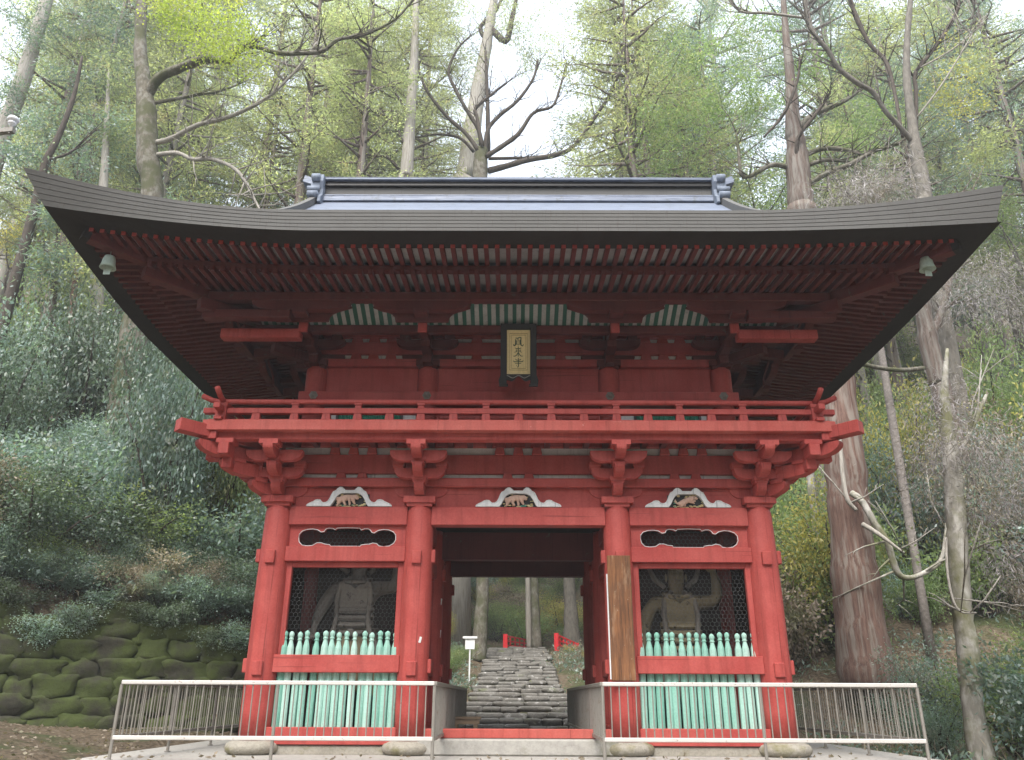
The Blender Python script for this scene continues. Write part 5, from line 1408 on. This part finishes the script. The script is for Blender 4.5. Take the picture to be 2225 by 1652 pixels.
hero('cedar_tree', 'rough cedar trunk with dark crooked branches behind the roof, right of the ridge', 'tree', foot(1742, 640, d), 'bark_cedar',
     [(1748, 520, d, 62), (1740, 450, d, 56), (1733, 370, d, 50), (1729, 310, d, 42), (1724, 285, d, 34), (1718, 180, d, 22), (1708, 80, d, 16), (1700, -40, d, 10)],
     [('bark_moss', [(1755, 405, d, 16), (1795, 380, d - .5, 14), (1850, 358, d - 1, 13), (1897, 332, d - 1.2, 11), (1941, 318, d - 1.4, 8), (1990, 290, d - 1.6, 4)]), ('bark_moss', [(1752, 338, d, 14), (1791, 325, d - .5, 13), (1842, 329, d - .8, 11), (1870, 338, d - 1, 7)]), ('bark_moss', [(1755, 362, d, 12), (1793, 350, d - .3, 11), (1840, 354, d - .5, 7)]),
      ('bark_moss', [(1710, 365, d, 14), (1674, 361, d - .4, 13), (1616, 387, d - .8, 11), (1605, 329, d - .9, 8), (1600, 290, d - 1, 5)]), ('bark_dark', [(1731, 350, d - .3, 12), (1735, 300, d - .6, 11), (1777, 245, d - .9, 9), (1804, 204, d - 1.1, 5)]), ('bark_dark', [(1660, 300, d - .8, 5), (1704, 248, d - .8, 9), (1733, 175, d - .8, 8), (1738, 125, d - .8, 5)]),
      ('bark_moss', [(1733, 282, d, 20), (1770, 250, d, 15), (1830, 225, d, 12), (1880, 190, d, 8)])],
     [('lf_green', [(1830, 300, d, 60, 30), (1900, 260, d + 1, 60, 40), (1650, 200, d + 1, 60, 50), (1500, 130, d + 2, 80, 60), (1560, 250, d + 2, 70, 60), (1430, 280, d + 3, 60, 60), (1620, 90, d + 2, 70, 50), (1460, 350, d + 3, 70, 30), (1780, 150, d + 1, 60, 40)], 50, *NEED, .4)], seed=9)
d = 25
hero('bare_tree', 'slender grey tree with a long curving limb above the right end of the roof', 'tree', foot(2015, 640, d), 'bark_grey',
     [(2016, 520, d, 34), (2008, 430, d, 30), (1996, 365, d, 28), (1985, 312, d, 25), (1981, 274, d, 20), (1970, 183, d, 16), (1970, 91, d, 14), (1978, 0, d, 11), (1985, -70, d, 7)],
     [[(1985, 316, d, 14), (1956, 281, d - .3, 13), (1923, 245, d - .6, 13), (1897, 204, d - .8, 13), (1861, 183, d - 1, 13), (1821, 150, d - 1.2, 12), (1799, 113, d - 1.4, 12), (1766, 73, d - 1.6, 11), (1751, 37, d - 1.7, 9), (1749, -30, d - 1.8, 7)],
      ('bark_pale', [(1748, 42, d - 1.7, 7), (1667, 31, d - 1.9, 7), (1609, 27, d - 2, 6), (1578, -8, d - 2.1, 4)]),
      ('bark_dark', [(1989, 300, d, 13), (1989, 204, d + .3, 11), (1987, 164, d + .4, 10), (2014, 128, d + .6, 10), (2054, 73, d + .8, 10), (2080, 22, d + 1, 9), (2084, -30, d + 1, 6)]),
      ('bark_pale', [(1990, 260, d, 5), (2050, 180, d - .5, 4), (2110, 80, d - .8, 3)]), ('bark_pale', [(2000, 150, d, 5), (2070, 110, d - .3, 4), (2130, 60, d - .6, 3)]),
      ('bark_dark', [(1960, 300, d - .2, 8), (1930, 150, d + 1, 10), (1890, 100, d + 1.2, 10), (1860, 40, d + 1.3, 12), (1840, -20, d + 1.4, 9)])],
     [('lf_yellow', [(2060, 190, d + 1, 40, 30), (2100, 240, d + 1, 40, 25), (2050, 110, d + 1, 30, 20)], 40, (.07, .13), (.05, .09), .3), ('lf_pale', [(2120, 150, d + 2, 60, 50), (1900, 60, d + 3, 60, 40), (2020, 40, d + 3, 50, 40), (2150, 330, d + 2, 50, 50)], 50, *NEED, .3)], seed=10)
d = 21
hero('cedar_tree', 'massive red brown cedar trunk right of the gate beside the metal fence', 'tree', foot(1888, 1500, d), 'bark_red',
     [(1884, 1495, d, 122), (1872, 1400, d, 108), (1858, 1280, d, 98), (1846, 1150, d, 90), (1836, 1030, d, 82), (1826, 900, d, 72), (1818, 760, d, 60), (1814, 650, d, 44), (1810, 560, d, 26), (1808, 490, d, 10)],
     [('bark_pale', [(1822, 940, d - .75, 8), (1829, 1029, d - .85, 11), (1839, 1085, d - .9, 12), (1859, 1110, d - .9, 10)]),
      ('bark_mottled', [(1848, 1072, d - .7, 16), (1872, 1092, d - .9, 17), (1898, 1138, d - 1, 17), (1924, 1176, d - 1, 16), (1938, 1222, d - 1, 17), (1954, 1252, d - 1, 16), (1982, 1255, d - 1, 14), (2016, 1239, d - 1, 13), (2041, 1218, d - .9, 11), (2050, 1177, d - .8, 8), (2054, 1130, d - .8, 5)]),
      ('bark_pale', [(1872, 1140, d - .8, 13), (1905, 1160, d - 1.1, 11), (1945, 1190, d - 1.3, 7), (1962, 1202, d - 1.4, 4)]),
      ('bark_moss', [(2005, 802, d + 1, 12), (1950, 806, d + .4, 12), (1890, 797, d, 11), (1840, 782, d, 12)])],
     [('lf_cedar', [(1810, 560, d, 40, 40), (1800, 600, d, 60, 30)], 40, *NEED, .4)], n=14, seed=11, twig=.18)
d = 15.5
hero('mottled_tree', 'mottled grey white tree trunk at the right edge beyond the fence', 'tree', foot(2112, 1560, d), 'bark_mottled',
     [(2110, 1540, d, 46), (2103, 1460, d, 44), (2098, 1400, d, 46), (2090, 1350, d, 40), (2084, 1280, d, 40), (2078, 1202, d, 42), (2074, 1130, d, 40), (2066, 1020, d, 38), (2056, 930, d, 28), (2050, 850, d, 16), (2056, 760, d, 6)],
     [('bark_pale', [(2052, 1170, d - .3, 7), (2055, 1240, d - .5, 7), (2066, 1300, d - .7, 6), (2084, 1330, d - .8, 5), (2118, 1332, d - .9, 4)]), [(2075, 1000, d, 16), (2110, 930, d + .3, 12), (2140, 860, d + .5, 8)]],
     [('lf_dry', [(2050, 870, d, 45, 35), (2070, 950, d - .4, 45, 35), (2150, 1000, d, 60, 40), (2190, 1090, d, 50, 40), (2020, 1010, d, 40, 30), (2120, 1120, d, 40, 30), (2180, 1230, d, 40, 40), (1990, 1060, d, 30, 20), (2190, 640, d + 2, 50, 40), (2110, 660, d + 2, 50, 30)], 80, (.09, .22), (.009, .018), 1.1)], seed=12, twig=.3)
d = 24
hero('forked_tree', 'forked brown trunk on the slope under the right tip of the eaves', 'tree', foot(2062, 930, d), 'bark_cedar',
     [(2050, 880, d, 44), (2036, 830, d, 42), (2018, 760, d, 42), (2010, 715, d, 38), (2000, 660, d, 32), (1990, 560, d, 24), (1985, 440, d, 16)], [[(2022, 730, d, 26), (2040, 690, d, 22), (2054, 640, d, 18), (2075, 540, d, 12), (2090, 420, d, 6)]],
     [('lf_dry', [(2060, 600, d - 1, 50, 30), (2140, 590, d - 1, 50, 40), (2190, 700, d - 1, 40, 30)], 80, (.10, .24), (.010, .02), 1.1)], seed=13)
d = 24
hero('slim_tree', 'thin pale trunk just right of the gate below the balcony corner', 'tree', foot(1800, 1380, d), 'bark_mottled',
     [(1800, 1350, d, 18), (1790, 1270, d, 17), (1776, 1180, d, 17), (1767, 1100, d, 18), (1758, 1020, d, 18), (1748, 860, d, 14), (1740, 700, d, 8)], [], [], seed=14)
d = 40
for i, (lab, tp, bk) in enumerate((
    ('pale leaning trunk with a white bark on the right slope', [(1940, 900, 40, 32), (1925, 845, d, 30), (1908, 790, d, 28), (1880, 690, d, 24), (1850, 560, d, 16)], 'bark_pale'),
    ('thin white sapling leaning beside the forked brown trunk', [(1975, 890, d, 13), (1962, 840, d, 12), (1948, 785, d, 11), (1935, 700, d, 8)], 'bark_pale'),
    ('pale half of the twin trunks at the stairway top', [(1150, 1412, 46, 15), (1148, 1340, 46, 13), (1147, 1250, 46, 13), (1146, 1000, 46, 11), (1145, 700, 46, 8)], 'bark_pale'),
    ('brown half of the twin trunks at the stairway top', [(1166, 1412, 45, 24), (1163, 1340, 45, 19), (1160, 1250, 45, 17), (1158, 1000, 45, 14), (1157, 700, 45, 10)], 'bark_moss'),
    ('grey trunk with a dark hole right of the twin trunks', [(1241, 1372, 50, 34), (1239, 1320, 50, 29), (1236, 1250, 50, 26), (1234, 1000, 50, 22), (1232, 700, 50, 14)], 'bark_grey'),
    ('mossy leaning trunk on the left slope nearest the gate', [(290, 1075, 27, 27), (298, 1010, 27, 26), (312, 945, 27, 25), (334, 870, 27, 24), (352, 760, 27, 20), (365, 600, 27, 12)], 'bark_moss'),
    ('dim brown trunk behind the mossy one on the left slope', [(336, 1070, 30, 28), (345, 1010, 30, 26), (358, 900, 30, 24), (372, 760, 30, 18)], 'bark_cedar'),
    ('reddish trunk at the left among grey bushes', [(112, 925, 28, 28), (128, 865, 28, 26), (146, 760, 28, 22), (160, 620, 28, 14)], 'bark_red'),
    ('dark trunk at the far left of the slope', [(68, 920, 28, 26), (86, 850, 28, 24), (104, 740, 28, 20), (118, 600, 28, 12)], 'bark_dark'),
    ('pale trunk half hidden by leaves below the left eave', [(206, 690, 30, 28), (209, 620, 30, 27), (214, 540, 30, 26), (222, 430, 30, 20), (230, 300, 30, 14)], 'bark_pale'))):
    tp = [(q + (d,))[:3] + (q[-1],) if len(q) == 3 else q for q in tp]
    dd_ = tp[-1][2]; lx, ly = tp[-1][0], tp[-1][1]; tp = tp + [(lx + (lx - tp[-2][0]) * .8, ly - 150, dd_, 4)]
    hero('forest_tree', lab, 'tree', foot(tp[0][0], tp[0][1] + 6, tp[0][2]), bk, tp, [], [(('lf_cedar', 'lf_pale', 'lf_blue')[i % 3], [(lx, ly - 20, dd_, 45, 60), (lx + 10, ly - 120, dd_, 40, 60)], 60, *NEED, .3)], seed=30 + i)

# ---- the forest that fills the slopes
GAPS = [(1225, 310, 75), (25, 130, 45), (590, 385, 35), (1655, 385, 45), (1662, 240, 30), (500, 260, 22)]
def hits_gap(x, y, z0, h, crw):
    for k in range(7):
        q = to_px((x, y, z0 + h * (.4 + .1 * k))); w = FPX * crw / (y - CAMY) * .75
        for gx_, gy_, gr in GAPS:
            if abs(q[0] - gx_) < gr + w * .6 and abs(q[1] - gy_) < gr * .9: return True
    return False
rg = random.Random(77)
REG = lambda x: 'left slope' if x < -7 else ('right slope' if x > 7 else 'slope behind the gate')
placed = []
def ok(x, y, m): return all((x - a) ** 2 + (y - b) ** 2 > m * m for a, b in placed)
LBL_C = {'bark_pale': 'pale trunked cedar', 'bark_cedar': 'brown trunked cedar', 'bark_grey': 'grey trunked cedar'}
ncd = 0
for band, (d0, d1, cnt, m) in enumerate(((34, 42, 28, 3.2), (42, 56, 30, 3.6), (56, 74, 12, 4.2))):
    k = 0; tries = 0
    while k < cnt and tries < 3000:
        tries += 1
        dd = rg.uniform(d0, d1); y = dd + CAMY; x = rg.uniform(-1, 1) * (dd * .74 + 2)
        if abs(x) < (4.5 if band == 0 else 3.0) or abs(x) < dd * .125: continue
        if band == 0 and x < 0 and y < ywall(x) + 2: continue
        if not ok(x, y, m): continue
        ci = rg.choice([i for i in range(len(CED)) if band > 0 or CED[i][0].materials[0].name != 'pale_bark']); z = H(x, y); s = min(1.75, max(.85, (dd * rg.uniform(.90, 1.25) - z) / 25))
        if hits_gap(x, y, z, 24 * s, 2.8): continue
        placed.append((x, y)); k += 1
        bk = CED[ci][0].materials[0].name; key = {M[q].name: q for q in ('bark_pale', 'bark_cedar', 'bark_grey')}[bk]
        fol = {'cedar_needles': 'green', 'pale_needles': 'yellowish', 'blue_green_leaves': 'blue green', 'dark_evergreen_leaves': 'dark', 'fresh_green_leaves': 'fresh green'}[CED[ci][1].materials[0].name]
        reg = REG(x); dist = ('nearest rows', 'middle rows', 'farthest rows')[band]
        plant('cedar_tree', CED[ci], (x, y, z - .2), (s, s, s * rg.uniform(.95, 1.12)), rg.uniform(0, 6.28), f'{LBL_C[key]} with {fol} needles', 'tree', f'cedars in the {dist} on the {reg}'); ncd += 1
k = 0; tries = 0
while k < 34 and tries < 4000:
    tries += 1
    dd = rg.uniform(24, 52); y = dd + CAMY; x = rg.uniform(-1, 1) * (dd * .72 + 2)
    if abs(x) < (24 if dd < 33 else 3.2) or abs(x) < dd * .10 or not ok(x, y, 2.0): continue
    if x < 0 and y < ywall(x) + 1.6: continue
    bi = rg.randrange(len(BRD)); s = rg.uniform(.6, 1.05); z = H(x, y)
    if hits_gap(x, y, z, 12 * s, 2.5): continue
    placed.append((x, y)); k += 1
    fol = {'fresh_green_leaves': 'green', 'blue_green_leaves': 'blue green', 'yellow_green_leaves': 'yellow green', 'pale_needles': 'pale green', 'dark_evergreen_leaves': 'dark green', 'yellow_autumn_leaves': 'yellow'}[BRD[bi][1].materials[0].name]
    plant('broadleaf_tree', BRD[bi], (x, y, z - .1), s, rg.uniform(0, 6.28), f'{fol} leaved broadleaf tree', 'tree', f'broadleaf trees on the {REG(x)}')
# shrubs
FOL = {0: ('blue green', 'lf_blue'), 1: ('dark green', 'lf_dark'), 2: ('fresh green', 'lf_green'), 3: ('yellow', 'lf_yellow'), 4: ('withered brown', 'lf_brown')}
def blocks(x, y, s):
    """would it stand in front of the big cedar or the mottled trunk?"""
    p_ = to_px((x, y, H(x, y) + s)); w = FPX * s * 1.25 / (y - CAMY)
    return (1800 - w < p_[0] < 1905 + w and y < 9.8 and s > .55) or (2075 - w < p_[0] < 2120 + w and y < 4.2)
def shrub(x, y, s, f, where, hz=1.0):
    if blocks(x, y, s): return
    pool = SHB if rg.random() < .35 else YNG
    plant('shrub', pool[rg.randrange(3)][f], (x, y, H(x, y) - .05), (s, s, s * hz), rg.uniform(0, 6.28), ('large ' if s > 1.25 else 'small ' if s < .8 else 'low ') + f'{FOL[f][0]} leaved shrub', 'shrub', f'shrubs {where}', True)
k = 0
while k < 95:                                            # left slope above the boulder wall
    x = rg.uniform(-24, -4.6); y = ywall(x) + (.9 + abs(rg.gauss(0, 6.0))) if x < -5.4 else 9 + abs(rg.gauss(0, 7))
    if y > 30: continue
    shrub(x, y, rg.uniform(.75, 1.9), rg.choices((0, 1, 2, 3, 4), (11, 2.5, 2, .03, 1.5))[0], 'on the left slope above the boulder wall', rg.uniform(.8, 1.4)); k += 1
for k in range(105):                                     # rows of low bushes hanging over the top of the wall
    x = -5.0 - (k % 35) * .27 + rg.uniform(-.2, .2); y = ywall(min(x, -5.6)) + rg.uniform(.70, 1.2) + (k // 35) * .85
    shrub(x, y, rg.uniform(.6, 1.0), rg.choices((0, 1, 2, 4), (7, 4, 1, 2))[0], 'hanging over the top of the boulder wall', rg.uniform(.7, 1.0))
for k in range(84):                                      # young trees, leafy to the ground, on both slopes
    sd = rg.choice((-1, 1, 1)); x = sd * rg.uniform(7.5, 27); y = rg.uniform(9, 34)
    if x < 0 and y < ywall(x) + 3: continue
    if blocks(x, y, 2): continue
    f = rg.choices((0, 1, 2, 3, 4), (7, 4, 4, .05, .6) if sd < 0 else (4, 2, 9, 2.4, .6))[0]; s = rg.uniform(2.0, 3.2)
    plant('young_tree', YNG[rg.randrange(3)][f], (x, y, H(x, y) - .1), (s * .8, s * .8, s * rg.uniform(1.0, 1.6)), rg.uniform(0, 6.28), f'bushy {FOL[f][0]} young tree', 'young tree', 'bushy young trees on the ' + ('left slope' if sd < 0 else 'right slope'), True)
for k in range(36):                                      # trailing plants rooted just behind the top stones
    x = -5.3 - k * .25 + rg.uniform(-.2, .2); y = ywall(x) + rg.uniform(.42, .8)
    plant('shrub', (SHB if k % 3 else YNG)[rg.randrange(3)][rg.choices((0, 1, 2, 4), (6, 6, 1, 1))[0]], (x, y, max(H(x, y), 1.75) - .1), (.62, .62, rg.uniform(.35, .6)), rg.uniform(0, 6.28), 'trailing shrub', 'shrub', 'shrubs hanging over the top of the boulder wall', True)
k = 0
while k < 150:                                            # right of the gate
    x = rg.uniform(6.6, 26); y = rg.uniform(1.5, 26)
    if x < 7.6 and y < 6: continue
    shrub(x, y, rg.uniform(.7, 1.7), rg.choices((0, 1, 2, 3, 4), (5, 2, 7, 2.2, 1.5))[0], 'on the right slope beyond the metal fence', rg.uniform(.8, 1.4)); k += 1
k = 0
while k < 44:                                            # beside and beyond the stairway
    y = rg.uniform(11, 52); x = rg.choice((-1, 1)) * rg.uniform(2.3, 5.5) if y < 34 else rg.uniform(-7, 7)
    if abs(x) < 5.2 and 29 < y < 41: continue
    shrub(x, y, rg.uniform(.3, .7) if y < 34 else rg.uniform(.9, 2.0), rg.choices((0, 1, 2, 3, 4), (4, 1, 5, 4, 2))[0], 'beside the stone stairway behind the gate', rg.uniform(.7, 1.3)); k += 1
for k in range(40):                                      # bushes on the bank beyond the stairway
    x = rg.uniform(-6.5, 6.5); y = rg.uniform(40, 58); s = rg.uniform(1.1, 2.1); f = rg.choices((0, 2, 3, 4), (3, 6, 2, 1.5))[0]
    plant('shrub', YNG[k % 3][f], (x, y, H(x, y) - .1), s, rg.uniform(0, 6.28), f'{FOL[f][0]} leaved bush', 'shrub', 'bushes on the bank beyond the stairway', True)
for x, y, s, f in ((-9.2, 7.9, 2.7, 0), (-10.4, 9.0, 2.9, 1), (-8.3, 9.4, 2.4, 2)):
    plant('young_tree', YNG[f][f], (x, y, H(x, y) - .1), (s * .62, s * .62, s * 1.65), x, f'bushy {FOL[f][0]} young tree', 'young tree', 'bushy young trees on the left slope', True)
def dry(x, y, z, s, label):
    plant('dry_shrub', rg.choice(DRY), (x, y, z), s, rg.uniform(0, 6.28), label, 'dry shrub', 'grey leafless shrubs', True)
q = P(1880, 470, 23)
for ox, oz, s in ((0, -2.0, 1.25), (-1.0, -2.2, .95), (1.0, -2.0, 1.1)): pass
k = 0
while k < 9:
    if k % 3: x, y = rg.uniform(13, 24), rg.uniform(12, 24)
    else: x, y = rg.uniform(-20, -6), rg.uniform(10, 20)
    if x < 0 and y < ywall(x) + 1: continue
    dry(x, y, H(x, y), rg.uniform(.8, 1.7), 'drooping lavender grey shrub'); k += 1
b = foot(1880, 640, 22)
hero('dry_shrub', 'rounded lavender grey leafless treetop showing above the right part of the roof', 'dry tree', b, 'twig',
     [(1880, 560, 22, 14), (1882, 480, 22, 10), (1880, 420, 22, 6)], [[(1881, 470, 22, 6), (1840, 420, 22, 4), (1810, 410, 22, 2)], [(1881, 470, 22, 6), (1930, 410, 22, 4), (1965, 400, 22, 2)]],
     [('lf_dry', [(1880, 400, 22, 62, 28), (1825, 430, 22, 40, 22), (1940, 420, 22, 40, 26), (1890, 450, 22, 80, 25)], 90, (.16, .34), (.014, .03), 1.1)], seed=15)

# ---- labels say which one: where it shows in the picture and its order among its like
def zone(px, py):
    if py < 440:
        for lim, w in ((150, 'in the upper left corner'), (420, 'above the left roof tip'), (660, 'above the left end of the roof'), (900, 'above the left half of the ridge'), (1130, 'above the middle of the ridge'), (1380, 'above the ridge right of middle'), (1620, 'above the right half of the ridge'), (1850, 'above the right end of the roof'), (2080, 'above the right roof tip')):
            if px < lim: return w
        return 'in the upper right corner'
    if 930 < px < 1320 and py > 1200: return 'seen through the gate passage'
    v = 'high' if py < 800 else 'halfway up' if py < 1150 else 'low'
    for lim, w in ((170, 'at the far left'), (360, 'on the left slope'), (620, 'on the left beside the gate'), (1620, 'behind the gate'), (1790, 'just right of the gate'), (1960, 'by the massive cedar'), (2110, 'by the mottled tree')):
        if px < lim: return w if w == 'behind the gate' else f'{v} {w}'
    return f'{v} at the far right'
ORD = ['leftmost', 'second from left', 'third from left', 'fourth from left', 'fifth from left', 'sixth from left', 'seventh from left', 'eighth from left', 'ninth from left', 'tenth from left']
def drop(t_):
    for ch_ in list(t_.children): bpy.data.objects.remove(ch_)
    bpy.data.objects.remove(t_)
small = [e for e in AUTO if e[0].name.startswith('shrub')]; AUTO = [e for e in AUTO if not e[0].name.startswith('shrub')]; seen = []
for e in small:                                          # bushes the photograph cannot show, and beyond 290 the ones that show smallest
    q_ = to_px(e[2])
    if q_[0] < -160 or q_[0] > 2390 or q_[1] > 1760 or zone(*q_) == 'behind the gate': drop(e[0])
    else: seen.append((e[0].scale[0] / (e[2].y - CAMY), e))
seen.sort(key=lambda s_: -s_[0])
for _, e in seen[290:]: drop(e[0])
AUTO += [e for _, e in seen[:290]]
keep_ = []
for e in AUTO:                                           # nothing stands between the camera and the fan of dead branches
    q_ = to_px(e[2])
    if e[2].y - CAMY < 46 and 880 < q_[0] < 1260 and e[0]['category'] == 'tree': drop(e[0])
    else: keep_.append(e)
AUTO = keep_
by = {}
for t_, lab, c_ in AUTO:
    px_, py_ = to_px(c_)
    if px_ < -420 or px_ > 2640:                         # far outside the picture: leave it out
        for ch_ in list(t_.children): bpy.data.objects.remove(ch_)
        bpy.data.objects.remove(t_); continue
    by.setdefault((lab, zone(px_, py_)), []).append((px_, t_))
for (lab, z_), lst in by.items():
    lst.sort(key=lambda e: e[0]); n_ = len(lst)
    for i_, (_, t_) in enumerate(lst):
        t_['label'] = f'{lab} {z_}' + ('' if n_ == 1 else (', ' + ('rightmost' if i_ == n_ - 1 else ORD[min(i_, 9)])))

# ---- ground cover, ferns, fallen leaves: nobody could count them
rng = np.random.default_rng(9)
cc = []
while len(cc) < 1500:
    x = rng.uniform(-26, 26); y = rng.uniform(1, 34)
    if abs(x) < 6.3 and y < 8.4: continue
    if abs(x) < 1.75 and 8 < y < 33: continue
    if x < -5.2 and y < ywall(x) + .7: continue
    cc.append((x, y, H(x, y) + .10))
for k in range(420):                                     # thick low growth along the top of the wall
    x = rng.uniform(-15, -4.6); y = ywall(min(x, -5.6)) + rng.uniform(.65, 3.6); cc.append((x, y, H(x, y) + .22))
C, Dv = clumps(cc, (.34, .34, .10), 46, rng, -.5)
o = bpy.data.objects.new('ground_cover', leaves('ground_cover', C, Dv, rng.uniform(.08, .20, len(C)), rng.uniform(.03, .07, len(C)), M['lf_blue'], rng)); col.objects.link(o); tag(o, 'low leafy ground cover on the slopes', 'ground cover', kind='stuff')
cc = []
while len(cc) < 900:
    x = rng.uniform(-24, 24); y = rng.uniform(1, 40)
    if abs(x) < 6.2 and y < 8.2: continue
    if abs(x) < 1.75 and 8 < y < 33: continue
    if abs(x) < 5 and 30 < y: continue
    if x < -5.2 and y < ywall(x) + .7: continue
    cc.append((x, y, H(x, y) + .12))
C, Dv = clumps(cc, (.4, .4, .12), 40, rng, -.35)
o = bpy.data.objects.new('grass', leaves('grass', C, Dv, rng.uniform(.12, .34, len(C)), rng.uniform(.012, .03, len(C)), M['lf_brown'], rng)); col.objects.link(o); tag(o, 'pale withered grass and small plants on the slopes', 'grass', kind='stuff')
n = 5200
X = rng.uniform(-13, 12, n); Y = rng.uniform(-2.4, 9, n); keep = [i for i in range(n) if not (abs(X[i]) < 5.9) and not (X[i] < -5 and Y[i] > ywall(X[i]) - .15)]
X, Y = X[keep], Y[keep]; Z = np.array([H(a, b_) + .02 for a, b_ in zip(X, Y)])
x2 = rng.uniform(-5.6, 5.6, 260); y2 = rng.uniform(-2.3, 0.6, 260); X = np.concatenate([X, x2]); Y = np.concatenate([Y, y2]); Z = np.concatenate([Z, np.full(260, .008)])
Dv = unit(np.stack([rng.normal(size=len(X)), rng.normal(size=len(X)), np.where(Z == .008, .08, rng.normal(size=len(X)) * .25)], 1))
o = bpy.data.objects.new('fallen_leaves', leaves('fallen_leaves', np.stack([X, Y, Z], 1), Dv, rng.uniform(.05, .11, len(X)), rng.uniform(.03, .06, len(X)), M['lf_brown'], rng)); col.objects.link(o); tag(o, 'brown fallen leaves along the platform edge', 'fallen leaves', kind='stuff')

# ---- thin air that pales the far trees
hm = bpy.data.materials.new('thin_air'); hm.use_nodes = True
hn = hm.node_tree.nodes; hn.remove(hn['Principled BSDF'])
pv = hn.new('ShaderNodeVolumePrincipled'); pv.inputs['Color'].default_value = (0.92, 0.96, 1.0, 1); pv.inputs['Density'].default_value = 0.0013; pv.inputs['Anisotropy'].default_value = 0.0
hm.node_tree.links.new(pv.outputs[0], hn['Material Output'].inputs['Volume'])
tag(MB().bx(-80, 80, -68, 110, -6, 85).build('haze', hm), 'pale thin haze among the trees', 'haze', kind='stuff')
